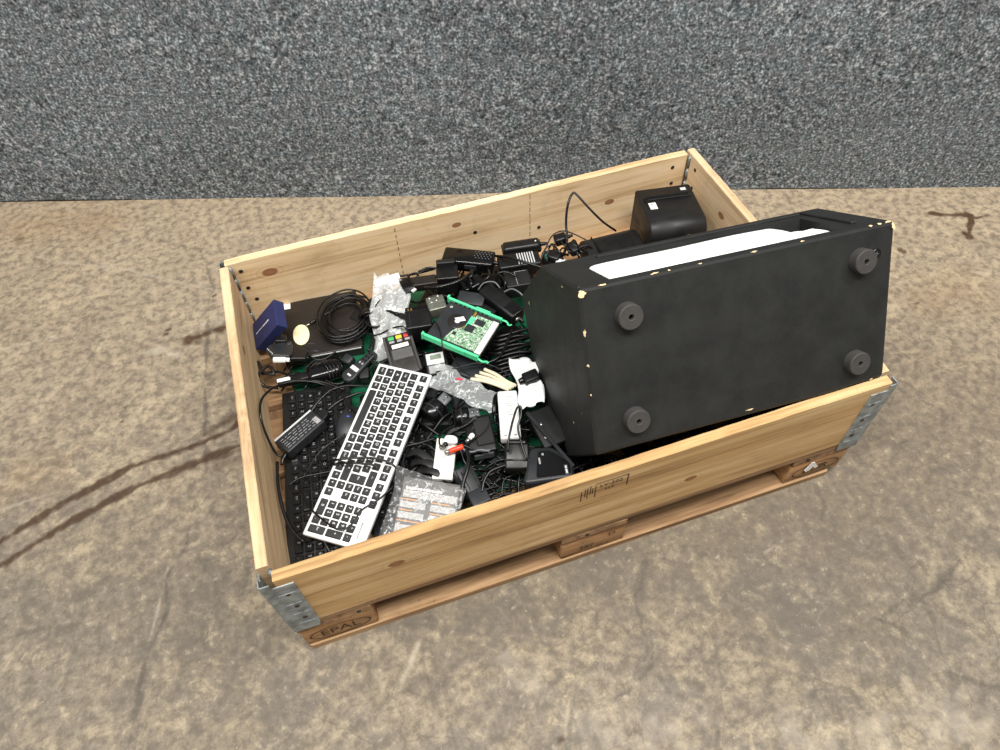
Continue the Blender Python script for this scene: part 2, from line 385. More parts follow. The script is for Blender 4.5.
def build_floor():
    st = 0.0045
    xs = np.concatenate([np.linspace(-6, -1.05, 12), np.arange(-1.0, 2.45, st), np.linspace(2.5, 6, 10)])
    ys = np.concatenate([np.linspace(-6, -0.75, 12), np.arange(-0.7, 1.95, st), np.linspace(2.0, 5, 8)])
    X, Y = np.meshgrid(xs, ys); P = np.stack([X.ravel(), Y.ravel()], 1); nx, ny = len(xs), len(ys)
    me = bpy.data.meshes.new('floor')
    idx = (np.arange(ny-1)[:, None]*nx+np.arange(nx-1)[None]).ravel()
    F = np.stack([idx, idx+1, idx+1+nx, idx+nx], 1).astype(np.int32)
    me.vertices.add(len(P)); me.vertices.foreach_set('co', np.concatenate([P, np.zeros((len(P), 1))], 1).astype(np.float32).ravel())
    me.loops.add(F.size); me.loops.foreach_set('vertex_index', F.ravel())
    me.polygons.add(len(F)); me.polygons.foreach_set('loop_start', np.arange(0, F.size, 4, dtype=np.int32))
    me.update(calc_edges=True)
    wob = (vnoise(P, 22, 1)-0.5)*0.010+(vnoise(P, 70, 2)-0.5)*0.008
    wob2 = (vnoise(P, 30, 3)-0.5)*0.03+(vnoise(P, 90, 4)-0.5)*0.016
    A = {}
    mk = lambda pix, wd, soft=0.6, wb=wob: poly_mask(P, pix, wd, soft, wb)
    ty = np.maximum(mk([(-40, 578), (0, 542), (60, 505), (130, 467), (190, 447), (232, 430), (246, 415)], 0.012), mk([(-40, 590), (0, 566), (70, 522), (140, 485), (200, 462), (240, 445)], 0.013))
    ty = np.maximum(ty, 0.8*np.maximum(mk([(205, 435), (242, 412)], 0.016, 0.9), mk([(195, 464), (244, 448)], 0.016, 0.9)))
    ty = np.maximum(ty, 0.5*mk([(215, 468), (244, 458)], 0.016, 0.9)); A['tyre'] = ty
    cr = np.maximum(mk([(209, 300), (205, 380), (206, 470), (190, 520), (186, 545), (165, 580), (168, 610), (145, 660), (138, 705), (125, 760)], 0.0055, 0.8), 0)
    for pl, wd in (([(430, 612), (423, 640), (425, 670), (437, 705), (448, 735), (452, 760)], 0.006), ([(577, 685), (574, 700), (570, 730), (566, 755)], 0.005),
                   ([(645, 560), (635, 600), (648, 650), (655, 672), (668, 690)], 0.005), ([(655, 662), (628, 692), (600, 700), (572, 702)], 0.005),
                   ([(960, 560), (935, 590), (912, 600), (908, 590), (930, 610), (940, 650), (955, 680), (950, 705), (942, 735)], 0.006), ([(955, 676), (1005, 690)], 0.006),
                   ([(905, 598), (880, 620), (905, 630), (940, 640)], 0.004), ([(815, 485), (825, 505), (822, 520)], 0.004), ([(715, 640), (722, 690), (716, 760)], 0.004),
                   ([(880, 690), (905, 720), (925, 735), (930, 760)], 0.007), ([(790, 755), (810, 720), (815, 690)], 0.004), ([(120, 230), (200, 250), (215, 290)], 0.003)):
        cr = np.maximum(cr, 0.8*mk(pl, wd, 0.8))
    A['crack'] = cr
    sm = mk([(300, 612), (345, 619), (430, 626), (520, 640), (640, 657), (760, 664), (850, 690), (860, 700)], 0.0045, 0.9, wob*0.3)
    for pl, wd in (([(640, 660), (720, 678), (800, 695), (850, 700)], 0.004), ([(730, 620), (755, 628), (780, 632)], 0.004), ([(175, 365), (200, 320), (215, 285)], 0.003), ([(82, 375), (100, 340)], 0.003), ([(0, 640), (40, 630), (125, 615)], 0.005)):
        sm = np.maximum(sm, 0.7*mk(pl, wd, 0.9, wob*0.4))
    for (x, y, r) in ((185, 498, 0.035), (200, 562, 0.016), (205, 430, 0.02), (120, 470, 0.012), (265, 640, 0.035), (330, 655, 0.04)):
        sm = np.maximum(sm, 0.6*mk([(x, y), (x+3, y)], r, 0.9, wob2))
    A['smear'] = sm
    wt = mk([(931, 213), (945, 215), (972, 215), (971, 222), (968, 238)], 0.010, 0.5, wob)
    wt = np.maximum(wt, mk([(976, 218), (990, 215)], 0.007, 0.5, wob)); wt = np.maximum(wt, mk([(966, 234), (971, 237)], 0.013, 0.5, wob))
    wt = np.maximum(wt, mk([(193, 338), (222, 328)], 0.022, 0.8, wob2)); wt = np.maximum(wt, 0.8*mk([(18, 239), (21, 239)], 0.010, 0.8, wob)); wt = np.maximum(wt, 0.9*mk([(900, 250), (904, 252)], 0.006, 0.6, wob))
    for x, y in ((213, 296), (167, 330), (915, 304), (124, 408), (120, 422), (164, 335), (560, 740)):
        wt = np.maximum(wt, 0.9*mk([(x, y), (x+3, y-1)], 0.005, 0.6, wob*0.4))
    A['wet'] = wt
    pa = mk([(150, 353), (165, 350), (178, 356)], 0.022, 0.9, wob2); pa = np.maximum(pa, mk([(202, 325), (220, 322)], 0.016, 0.8, wob2))
    for pl, wd in (([(12, 251), (60, 262), (120, 268), (190, 285), (230, 293)], 0.006), ([(64, 255), (84, 274)], 0.004), ([(70, 285), (130, 295)], 0.005), ([(20, 268), (45, 266)], 0.006), ([(0, 350), (60, 335)], 0.004),
                   ([(765, 553), (775, 546), (788, 556)], 0.004), ([(0, 510), (45, 495), (70, 490)], 0.004), ([(150, 640), (160, 600), (170, 560)], 0.003), ([(420, 640), (400, 690)], 0.006)):
        pa = np.maximum(pa, 0.8*mk(pl, wd, 0.9, wob*0.5))
    for (x, y, r) in ((600, 720, 0.09), (660, 735, 0.1), (940, 720, 0.1), (880, 735, 0.08), (985, 745, 0.08), (800, 745, 0.08), (520, 680, 0.06)):
        pa = np.maximum(pa, 0.75*np.clip(mk([(x, y), (x+8, y)], r, 0.9, wob2*2.0)*vnoise(P, 45, 9)*1.6-0.2, 0, 1))
    for k in range(70):
        x, y = rng.uniform(0, 1000), rng.uniform(230, 750); pa = np.maximum(pa, mk([(x, y), (x+rng.uniform(0, 2), y)], 0.0035, 0.5, wob*0.1))
    A['pale'] = pa
    A['rust'] = np.maximum(0.8*mk([(20, 230), (60, 225), (100, 225)], 0.12, 1.0, wob2*2), 0.6*mk([(20, 480), (45, 470)], 0.10, 1.0, wob2*2))
    A['rust'] = np.maximum(A['rust'], 0.7*mk([(930, 300), (970, 290)], 0.12, 1.0, wob2*2))
    A['darker_floor'] = np.zeros(len(P))
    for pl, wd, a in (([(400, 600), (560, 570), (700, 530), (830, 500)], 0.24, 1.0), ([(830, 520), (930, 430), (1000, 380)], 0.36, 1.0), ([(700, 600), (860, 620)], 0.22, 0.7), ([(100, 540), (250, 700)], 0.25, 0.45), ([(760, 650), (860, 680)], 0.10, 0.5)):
        A['darker_floor'] = np.maximum(A['darker_floor'], a*poly_mask(P, pl, wd, 1.0, wob2*3.5))  # broad areas where the concrete colour is mixed darker
    dwall = ((P-np.array(W0)[:2])@np.array(WN)[:2])
    A['warm'] = np.clip(1+dwall/1.3, 0, 1)                  # tone turns paler and warmer towards the partition
    A['craze'] = np.clip((P[:, 0]*0.7-P[:, 1]*0.9+0.35)/0.5, 0.15, 1)
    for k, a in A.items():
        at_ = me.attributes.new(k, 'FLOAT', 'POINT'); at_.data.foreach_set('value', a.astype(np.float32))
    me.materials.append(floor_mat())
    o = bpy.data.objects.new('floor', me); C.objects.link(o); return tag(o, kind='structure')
build_floor()

def build_wall():
    L, H, st = 12.0, 2.4, 0.04
    mb = MB(); nx = int(L/st); nz = 80
    vs = []; fs = []
    for j in range(nz+1):
        z = 0.002+H*(j/nz)**1.3
        for i in range(nx+1):
            u = -L/2+L*i/nx
            y = 0.006*math.sin(u*1.7+1)+0.004*math.sin(u*5.1+z*4)+0.003*math.sin(z*9+u*2.2)
            vs.append((u, y, z + (0.004*math.sin(u*3.1)+0.003*math.sin(u*7.7) if j == 0 else 0)))
    for j in range(nz):
        for i in range(nx):
            a = j*(nx+1)+i; fs.append((a, a+1, a+nx+2, a+nx+1))
    mb.add(vs, fs, True); mb.box(-L/2, L/2, 0.02, 0.08, 0.0, H)
    o = obj('wall_back', mb, 'felt'); a = math.atan2(WD.y, WD.x)
    o.matrix_world = Matrix.Translation(W0) @ Matrix.Rotation(a, 4, 'Z'); tag(o, kind='structure')
build_wall()

# ------------------------------------------------------------------ pallet
ZD = 0.144
M['w_deck'] = wood_mat('deck_wood', (98, 74, 52), (146, 114, 82), (176, 144, 108), axis=0, seed=3, dirt=0.5)
M['w_block'] = wood_mat('block_wood', (104, 72, 48), (154, 114, 76), (180, 142, 102), axis=0, seed=5, dirt=0.55)
M['w_run'] = wood_mat('runner_wood', (108, 80, 56), (156, 124, 90), (184, 152, 116), axis=0, seed=8, dirt=0.5)
M['w_cross'] = wood_mat('cross_wood', (98, 74, 52), (142, 110, 80), (170, 138, 104), axis=1, seed=9, dirt=0.5)
def uneven(mb, amp=0.0012):
    mb.v = [tuple(Vector(p)+Vector([random.uniform(-amp, amp) for _ in range(3)])) for p in mb.v]; return mb
pallet = thing('wooden_pallet', 'worn wooden pallet under the collar, branded blocks along its long side', 'pallet')
for k, (y0, y1) in enumerate(((0.0, 0.145), (0.1875, 0.2875), (0.3275, 0.4725), (0.5125, 0.6125), (0.655, 0.80))):
    obj('deck_board', uneven(MB().box(0.002, 1.198, y0+0.001, y1-0.001, 0.122, ZD, 0.002)), 'w_deck', pallet)
SX = ((0.0, 0.145), (0.5275, 0.6725), (1.055, 1.20)); BY = ((0.0, 0.10), (0.3275, 0.4725), (0.70, 0.80))
for (x0, x1) in SX: obj('stringer_board', uneven(MB().box(x0+0.001, x1-0.001, 0.002, 0.798, 0.1, 0.122, 0.002)), 'w_cross', pallet)
blocks = {}
for i, (x0, x1) in enumerate(SX):
    for j, (y0, y1) in enumerate(BY):
        blocks[i, j] = obj('block', uneven(MB().box(x0+0.002, x1-0.002, y0+0.003, y1-0.003, 0.022, 0.1, 0.005, 2), 0.001), 'w_block', pallet)
for (y0, y1) in BY:
    c = 0.03; d = 0.008
    mb = MB().prism([(d, y0), (1.2-c, y0), (1.2, y0+c), (1.2, y1-c), (1.2-c, y1), (d, y1), (0, y1-d), (0, y0+d)], 0.0, 0.022, 0.003)
    obj('bottom_board', uneven(mb, 0.0008), 'w_run', pallet)
def front_text(parent, name, body, x, z, size, y=-0.0015, mat='darkprint', extra=None, skew=0):
    vs, fs = glyphs(body, size); mb = MB().add([(x+v.x+skew*v.y, y, z+v.y) for v in vs], fs)
    if extra: extra(mb)
    return obj(name, mb, mat, parent)
def oval(cx, cz, rx, rz, y, wd):
    def f(mb):
        n = 40; vs = []
        for k in range(n):
            a = 2*math.pi*k/n
            for s in (1, 1-wd/rz): vs.append((cx+rx*(s if s == 1 else 1-wd/rx)*math.cos(a), y, cz+rz*s*math.sin(a)))
        mb.add(vs, [(2*k, 2*k+1, (2*k+3) % (2*n), (2*k+2) % (2*n)) for k in range(n)])
    return f
front_text(blocks[0, 0], 'brand_mark', 'EPAL', 0.073, 0.060, 0.036, y=0.0008, extra=oval(0.073, 0.060, 0.060, 0.026, 0.0008, 0.003))
front_text(blocks[1, 0], 'brand_mark', '387', 0.585, 0.050, 0.022, y=0.0008)
front_text(blocks[1, 0], 'brand_mark', 'D', 0.640, 0.076, 0.024, y=0.0008)
front_text(blocks[1, 0], 'brand_mark', '07-1', 0.622, 0.036, 0.016, y=0.0008)
front_text(blocks[2, 0], 'brand_mark', 'EUR', 1.125, 0.060, 0.034, y=0.0008, extra=oval(1.125, 0.060, 0.058, 0.028, 0.0008, 0.003))
for (bx, k) in ((0.118, 0), (0.583, 1), (1.09, 2)):
    mb = MB().lathe([(0.0045, -0.001), (0.0045, 0.0008), (0.001, 0.0012)], 8, Matrix.Translation((bx, 0.0015, 0.109)) @ Matrix.Rotation(math.pi/2, 4, 'X'))
    obj('nail_head', mb, 'black_matt', blocks[k, 0])
# torn white tag stuck to the right hand block
tg = MB(); A = at(812, 457, 0.105)
tg.prism([(-0.010, 0.004), (-0.004, 0.022), (0.004, 0.018), (0.010, 0.006), (0.020, -0.006), (0.014, -0.012), (0.006, 0.000), (0.002, -0.012), (-0.008, -0.016), (-0.014, -0.006)], 0, 0.0012)
tag(obj('paper_tag', tg, 'paper', None, Matrix.Translation((1.105, -0.0012, 0.078)) @ Matrix.Rotation(math.pi/2, 4, 'X')), 'torn white paper tag stuck on the corner block of the pallet', 'tag')

# ------------------------------------------------------------------ collar
ZT = 0.342
K1 = [(0.088, 0.79, 0.303, 0.013), (0.44, 0.79, 0.318, 0.009), (0.94, 0.79, 0.262, 0.012)]
M['w_back'] = wood_mat('collar_wood_back', (182, 150, 110), (222, 192, 150), (234, 210, 174), [(0.10, 0.78, 0.292, 0.012), (0.555, 0.78, 0.296, 0.008), (0.965, 0.78, 0.25, 0.009)], 0, 1, 0.22)
M['w_front'] = wood_mat('collar_wood_front', (144, 112, 74), (190, 154, 106), (216, 186, 140), [(0.215, 0.0, 0.262, 0.010), (0.79, 0.0, 0.215, 0.009)], 0, 12, 0.2)
M['w_left'] = wood_mat('collar_wood_left', (158, 128, 96), (200, 170, 132), (220, 194, 158), [(0.02, 0.55, 0.30, 0.009)], 1, 4, 0.25)
M['w_right'] = wood_mat('collar_wood_right', (178, 150, 114), (212, 184, 146), (226, 202, 168), [(1.18, 0.6, 0.28, 0.009)], 1, 6, 0.2)
collar = thing('pallet_collar', 'open hinged wooden pallet collar with galvanised corner hinges, sitting on the pallet', 'crate')
def board(name, x0, x1, y0, y1, mat, axis, nick=True):
    n = 48; mb = MB(); vs = []; fs = []
    for k in range(n+1):
        t = k/n; top = ZT+random.uniform(-0.0010, 0.0010)+0.0015*math.sin(t*9); bot = ZD+0.001
        c = 0.0018
        prof = [(0, bot), (0, top-c), (c, top), (1-c, top), (1, top-c), (1, bot)]
        for q, z in prof:
            q = {c: 0.09, 1-c: 0.91}.get(q, q)
            p = (x0+(x1-x0)*t, y0+(y1-y0)*q, z) if axis == 0 else (x0+(x1-x0)*q, y0+(y1-y0)*t, z)
            vs.append(p)
    for k in range(n):
        for q in range(6):
            a, b = k*6+q, k*6+(q+1) % 6; f = (a, a+6, b+6, b); fs.append(f if axis == 1 else f[::-1])
    e0 = tuple(range(6)); e1 = tuple(n*6+q for q in range(6)); fs += [e0 if axis == 0 else e0[::-1], e1[::-1] if axis == 0 else e1]
    mb.add(vs, fs); bm = bmesh.new(); me = mesh(name, mb, mat); bm.from_mesh(me); bmesh.ops.recalc_face_normals(bm, faces=bm.faces[:]); bm.to_mesh(me); bm.free()
    return obj(name, me, None, collar)
bf = board('collar_board', 0.024, 1.186, 0.0, 0.02, 'w_front', 0)
bl = board('collar_board', 0.0, 0.02, 0.030, 0.772, 'w_left', 1)
bb = board('collar_board', 0.012, 1.172, 0.78, 0.80, 'w_back', 0)
br_ = board('collar_board', 1.18, 1.20, 0.026, 0.796, 'w_right', 1)
# screw holes seen on the inside faces
for par, pts, rot, ax in ((bb, [(0.040, 0.7795, 0.315), (0.040, 0.7795, 0.262), (0.048, 0.7795, 0.222), (1.135, 0.7795, 0.312), (1.140, 0.7795, 0.262), (0.60, 0.7795, 0.26), (0.77, 0.7795, 0.225)], 'X', 1), (br_, [(1.1795, 0.745, 0.315), (1.1795, 0.742, 0.262)], 'Y', -1)):
    for p in pts:
        obj('screw_hole', MB().lathe([(0.0048, -0.0004), (0.0048, 0.0006), (0.001, 0.0010)], 10, Matrix.Translation(p) @ Matrix.Rotation(ax*math.pi/2, 4, rot)), 'brownblack', par)
# pencil joint lines and rubber-stamp on the boards
mbs = MB()
for k in range(9): mbs.box(0.404, 0.4052, 0.7792, 0.7798, 0.165+k*0.0195, 0.175+k*0.0195)
obj('pencil_line', mbs, 'darkprint', bb)
mbs = MB()
for k in range(9): mbs.box(0.745, 0.7458, 0.7792, 0.7798, 0.165+k*0.0195, 0.178+k*0.0195)
obj('pencil_line', mbs, 'darkprint', bb)
mbs = MB(); sx, sz = 0.558, 0.300
for (x0, x1, z0, z1) in ((0.026, 0.09, 0.018, 0.0188), (0.088, 0.090, -0.020, 0.019), (0.026, 0.0275, -0.03, 0.012), (-0.001, 0.0005, -0.03, 0.004), (0.006, 0.0075, -0.016, 0.010), (0.0105, 0.012, -0.024, 0.012), (0.016, 0.0175, -0.012, 0.016), (0.0205, 0.022, -0.012, 0.006)):
    mbs.box(sx+x0, sx+x1, -0.0006, 0.0004, sz+z0, sz+z1)
for body, x, z, s in (('LV-502', 0.057, 0.006, 0.0155), ('HT', 0.055, -0.010, 0.0145)):
    vs, fs = glyphs(body, s); mbs.add([(sx+x+v.x, -0.0007, sz+z+v.y) for v in vs], fs)
obj('stamp_print', mbs, 'darkprint', bf)
def hinge(cx, cy, dx, dy, zt=0.334, zb=0.118):
    """galvanised corner plate: two leaves outside the boards, knuckles on the inner side"""
    t = 0.0022; wl = 0.052
    mb = MB()
    y0 = cy-dy*t
    # leaf on the long board (stepped top), with pressed ribs
    px = [(0, 0.0), (0, 1.0), (0.30, 1.0), (0.30, 0.93), (1.0, 0.93), (0.98, 0.08), (0.9, 0.0)]
    vs = []; H = zt-zb
    for s in (0, 1):
        for u, v in px: vs.append((cx+dx*(u*wl), cy-dy*t*(1-s), zb+v*H))
    n = len(px); fs = [tuple(range(n)), tuple(range(n, 2*n))[::-1]]+[(k, (k+1) % n, n+(k+1) % n, n+k) for k in range(n)]
    mb.add(vs, fs)
    vs = [(cx-dx*t*(1-(p // 7)), cy+dy*(px[p % 7][0]*wl), zb+0.02+px[p % 7][1]*(H-0.02)) for p in range(14)]
    mb.add(vs, fs)
    bm = bmesh.new(); me = mesh('hinge_plate', mb, 'galv'); bm.from_mesh(me); bmesh.ops.recalc_face_normals(bm, faces=bm.faces[:]); bm.to_mesh(me); bm.free()
    h = obj('hinge_plate', me, None, collar)
    for k in range(4):
        z = zb+0.03+k*0.045; xa, xb = sorted((cx+dx*0.018, cx+dx*0.046)); ya, yb = sorted((cy-dy*(t+0.0012), cy-dy*t))
        obj('pressed_rib', MB().box(xa, xb, ya, yb, z, z+0.005, 0.0005), 'galv', h)
        ya, yb = sorted((cy+dy*0.018, cy+dy*0.046)); xa, xb = sorted((cx-dx*(t+0.0012), cx-dx*t))
        obj('pressed_rib', MB().box(xa, xb, ya, yb, z, z+0.005, 0.0005), 'galv', h)
    for k in range(3):
        z = zb+0.055+k*0.055
        obj('nail_head', MB().lathe([(0.0042, 0), (0.0042, 0.0012), (0.001, 0.0022)], 10, Matrix.Translation((cx+dx*0.033, cy-dy*(t), z)) @ Matrix.Rotation(math.pi/2*dy, 4, 'X')), 'brownblack', h)
    kn = MB()
    for k in range(5):
        z0 = ZD+0.012+k*0.037
        kn.lathe([(0.0042, z0), (0.0042, z0+0.030)], 8, Matrix.Translation((cx+dx*0.021, cy+dy*0.0235, 0)))
    kn.lathe([(0.0022, ZD+0.004), (0.0022, ZT-0.006)], 6, Matrix.Translation((cx+dx*0.021, cy+dy*0.0235, 0)))
    obj('hinge_knuckle', kn, 'galv', h)
for a in ((0, 0, 1, 1), (1.2, 0, -1, 1), (0, 0.8, 1, -1), (1.2, 0.8, -1, -1)): hinge(*a)

# ------------------------------------------------------------------ speaker cabinet lying tilted in the crate
SR = Matrix(((0.998782, -0.001497, 0.049315), (-0.023490, 0.864556, 0.501988), (-0.043387, -0.502535, 0.863467)))
SO = Vector((0.5915, 0.0267, 0.3690)); SW, SH, SD = 0.582, 0.2977, 0.196
SM = Matrix.Translation(SO) @ SR.to_4x4()
spk = thing('speaker_cabinet', 'large scuffed black speaker cabinet tipped over the crate edge, rubber feet outward, white wadding showing', 'speaker', SM)
def rounded(poly, r, seg=3):
    out = []; n = len(poly)
    for i in range(n):
        p = Vector(poly[i]); a = (Vector(poly[i-1])-p); b = (Vector(poly[(i+1) % n])-p)
        ra = min(r, a.length*0.4, b.length*0.4)
        p0, p1 = p+a.normalized()*ra, p+b.normalized()*ra
        for k in range(seg+1):
            t = k/seg; out.append(((1-t)**2)*p0+2*t*(1-t)*p+t*t*p1)
    return out
PR = [(0, 0.0), (0.157, -0.084), (0.330, 0.030), (0.358, 0.203), (SD, SH), (0, SH)]     # end profile (depth, height)
PR2 = [(0, 0.004), (0.06, 0.03), (0.22, 0.09), (0.28, 0.23), (SD, SH), (0, SH)]          # bevelled far end
def ring(poly, x, inset=0.0, r=0.006):
    q = rounded(poly, r, 2); c = sum(q, Vector((0, 0)))/len(q)
    return [(x, (c+(p-c)*(1-inset)).x, (c+(p-c)*(1-inset)).y) for p in q]
nring = len(ring(PR, 0)); secs = [ring(PR, 0.0, 0.02), ring(PR, 0.004, 0.0), ring(PR, SW-0.09), ring(PR2, SW-0.004), ring(PR2, SW, 0.02)]
# the top panel (height SH, depth 0..SD) is left open here and built as a frame round the opening
top_i = None
vs = [p for s_ in secs for p in s_]; fs = []
itop = [i for i in range(nring) if abs(secs[1][i][2]-SH) < 1e-6]
def is_top(i, j): return abs(secs[1][i][2]-SH) < 1e-5 and abs(secs[1][j][2]-SH) < 1e-5
for s_ in range(len(secs)-1):
    for i in range(nring):
        j = (i+1) % nring
        if is_top(i, j) and 1 <= s_ <= 2: continue
        fs.append((s_*nring+i, s_*nring+j, (s_+1)*nring+j, (s_+1)*nring+i))
fs += [tuple(range(nring)), tuple((len(secs)-1)*nring+i for i in range(nring))[::-1]]
mb = MB().add(vs, fs)
xa, xb = 0.004, SW-0.004; ya = min(secs[1][i][1] for i in range(nring) if abs(secs[1][i][2]-SH) < 1e-5); yb = max(secs[1][i][1] for i in range(nring) if abs(secs[1][i][2]-SH) < 1e-5)
ox0, ox1, oy0, oy1 = 0.060, 0.502, 0.020, 0.142
def quad(m, a, b, c, d): m.add([a, b, c, d], [(0, 1, 2, 3)])
for (x0, x1, y0, y1) in ((xa, ox0, ya, yb), (ox1, xb, ya, yb), (ox0, ox1, ya, oy0), (ox0, ox1, oy1, yb)):
    quad(mb, (x0, y0, SH), (x1, y0, SH), (x1, y1, SH), (x0, y1, SH))
dp = SH-0.09
for (p, q) in (((ox0, oy0), (ox1, oy0)), ((ox1, oy0), (ox1, oy1)), ((ox1, oy1), (ox0, oy1)), ((ox0, oy1), (ox0, oy0))):
    quad(mb, (p[0], p[1], SH), (q[0], q[1], SH), (q[0], q[1], dp), (p[0], p[1], dp))
quad(mb, (ox0, oy0, dp), (ox1, oy0, dp), (ox1, oy1, dp), (ox0, oy1, dp))
bm = bmesh.new(); me = mesh('cabinet', mb, 'spk'); bm.from_mesh(me); bmesh.ops.remove_doubles(bm, verts=bm.verts[:], dist=1e-5); bmesh.ops.recalc_face_normals(bm, faces=bm.faces[:]); bm.to_mesh(me); bm.free()
cabinet = obj('cabinet', me, None, spk)
# raised rebate strip at the end of the opening
obj('baffle_rail', MB().box(0.524, 0.536, 0.035, 0.176, SH-0.001, SH+0.004, 0.0015).box(0.10, 0.52, 0.166, 0.176, SH-0.001, SH+0.003, 0.0012), 'spk', spk)
# wadding: two soft rolls
def pillow(x0, x1, y0, y1, z0, z1, seed):
    m = MB(); vs = []; fs = []; nu, nv = 60, 24; r = random.Random(seed); ph = [r.uniform(0, 6) for _ in range(4)]
    for i in range(nu+1):
        for j in range(nv+1):
            u, v = i/nu, j/nv; e = min(1, (1-abs(2*u-1)**40))*min(1, 1-abs(2*v-1)**40); e = max(0, e)**0.3
            z = z0+(z1-z0)*e*(0.975+0.012*math.sin(u*9+ph[0])+0.012*math.sin(v*7+u*5+ph[1])); vs.append((x0+(x1-x0)*u, y0+(y1-y0)*v, z))
    for i in range(nu):
        for j in range(nv):
            a = i*(nv+1)+j; fs.append((a, a+nv+1, a+nv+2, a+1))
    return m.add(vs, fs, True)
obj('wadding', pillow(ox0+0.001, 0.448, oy0+0.001, oy1-0.001, dp+0.005, SH-0.001, 1), 'foam', spk)
obj('wadding', pillow(0.442, ox1-0.001, oy0+0.001, oy1-0.035, dp+0.004, SH-0.010, 2), 'foam', spk)
footm = mesh('rubber_foot', MB().lathe([(0.0218, 0.0), (0.0218, 0.0155), (0.0212, 0.0172), (0.0200, 0.018), (0.0058, 0.018), (0.0045, 0.0172), (0.0045, 0.008), (0.0, 0.008)], 44, None, False), 'rubber')
FR = Matrix.Rotation(math.pi/2, 4, 'X')
for k, (x, z) in enumerate(((0.0765, 0.2395), (0.5145, 0.242), (0.5145, 0.0525), (0.0765, 0.0525))):
    o = obj('rubber_foot', footm, None, spk, Matrix.Translation((x, -0.0002, z)) @ FR)
    obj('screw', MB().lathe([(0.0042, 0.0082), (0.0042, 0.0105), (0.001, 0.0112)], 10), 'black', o)
sc = obj('screw', MB().lathe([(0.0095, -0.001), (0.0095, 0.0008), (0.006, 0.0015), (0.0, 0.0012)], 18), 'black_gloss', spk, Matrix.Translation((0.548, -0.0002, 0.2465)) @ FR)
obj('screw_slot', MB().box(-0.004, 0.004, -0.0006, 0.0006, 0.0012, 0.002).box(-0.0006, 0.0006, -0.004, 0.004, 0.0012, 0.002), 'grey', sc)
def blob(m, c, n, rx, ry, seed):
    """small irregular chip lying on the surface with normal n"""
    r = random.Random(seed); n = Vector(n).normalized(); a = n.cross(Vector((0.3, 0.5, 0.8))).normalized() if abs(n.x) > 0.9 else Vector((1, 0, 0)); a = (a-n*a.dot(n)).normalized(); b = n.cross(a)
    k = 14; rx *= 0.85; ry *= 0.85; pts = [Vector(c)+n*0.0009]; ring_ = [Vector(c)+n*0.0004+a*rx*r.uniform(0.4, 1.2)*math.cos(6.283*i/k)+b*ry*r.uniform(0.4, 1.2)*math.sin(6.283*i/k) for i in range(k)]
    m.add(pts+ring_, [(0, 1+i, 1+(i+1) % k) for i in range(k)])
chips = MB()
for i, (c, n, rx, ry) in enumerate((((0.004, -0.0005, 0.290), (-0.5, -1, 0.3), 0.008, 0.008), ((0.002, -0.0005, 0.224), (-0.7, -1, 0), 0.0035, 0.009), ((0.002, -0.0005, 0.168), (-0.7, -1, 0), 0.003, 0.004), ((0.002, -0.0005, 0.115), (-0.7, -1, 0), 0.002, 0.003),
        ((SW-0.003, -0.0005, 0.290), (0.3, -1, 0.5), 0.007, 0.009), ((SW-0.001, -0.0005, 0.268), (0.6, -1, 0), 0.003, 0.016), ((SW-0.001, 0.0, 0.24), (0.7, -1, 0), 0.002, 0.010), ((SW-0.012, 0.002, SH), (0, -0.6, 1), 0.010, 0.004), ((SW-0.03, 0.0015, SH), (0, -0.7, 1), 0.008, 0.003), ((SW-0.048, 0.001, SH), (0, -0.7, 1), 0.005, 0.003),
        ((0.04, 0.001, SH-0.001), (0, -0.8, 1), 0.008, 0.002), ((0.13, 0.001, SH-0.001), (0, -0.8, 1), 0.009, 0.0025), ((0.155, 0.001, SH-0.001), (0, -0.8, 1), 0.004, 0.002), ((0.21, 0.001, SH-0.001), (0, -0.8, 1), 0.006, 0.0015), ((0.31, 0.001, SH-0.001), (0, -0.8, 1), 0.009, 0.002), ((0.40, 0.001, SH-0.001), (0, -0.8, 1), 0.005, 0.002),
        ((0.30, 0.193, SH), (0, 0.4, 1), 0.009, 0.003), ((0.555, 0.0, 0.006), (0, -1, -0.2), 0.004, 0.003), ((0.30, -0.0004, 0.010), (0, -1, 0), 0.012, 0.002), ((-0.0004, 0.05, 0.06), (-1, 0, 0), 0.002, 0.002), ((-0.0004, 0.10, 0.02), (-1, 0, 0), 0.002, 0.003), ((-0.0004, 0.30, 0.20), (-1, 0, 0), 0.002, 0.006), ((-0.0004, 0.08, 0.284), (-1, 0, 0), 0.003, 0.003))):
    blob(chips, c, n, rx, ry, i)
tag(obj('bare_wood_chip', chips, 'chip', spk), kind='stuff')

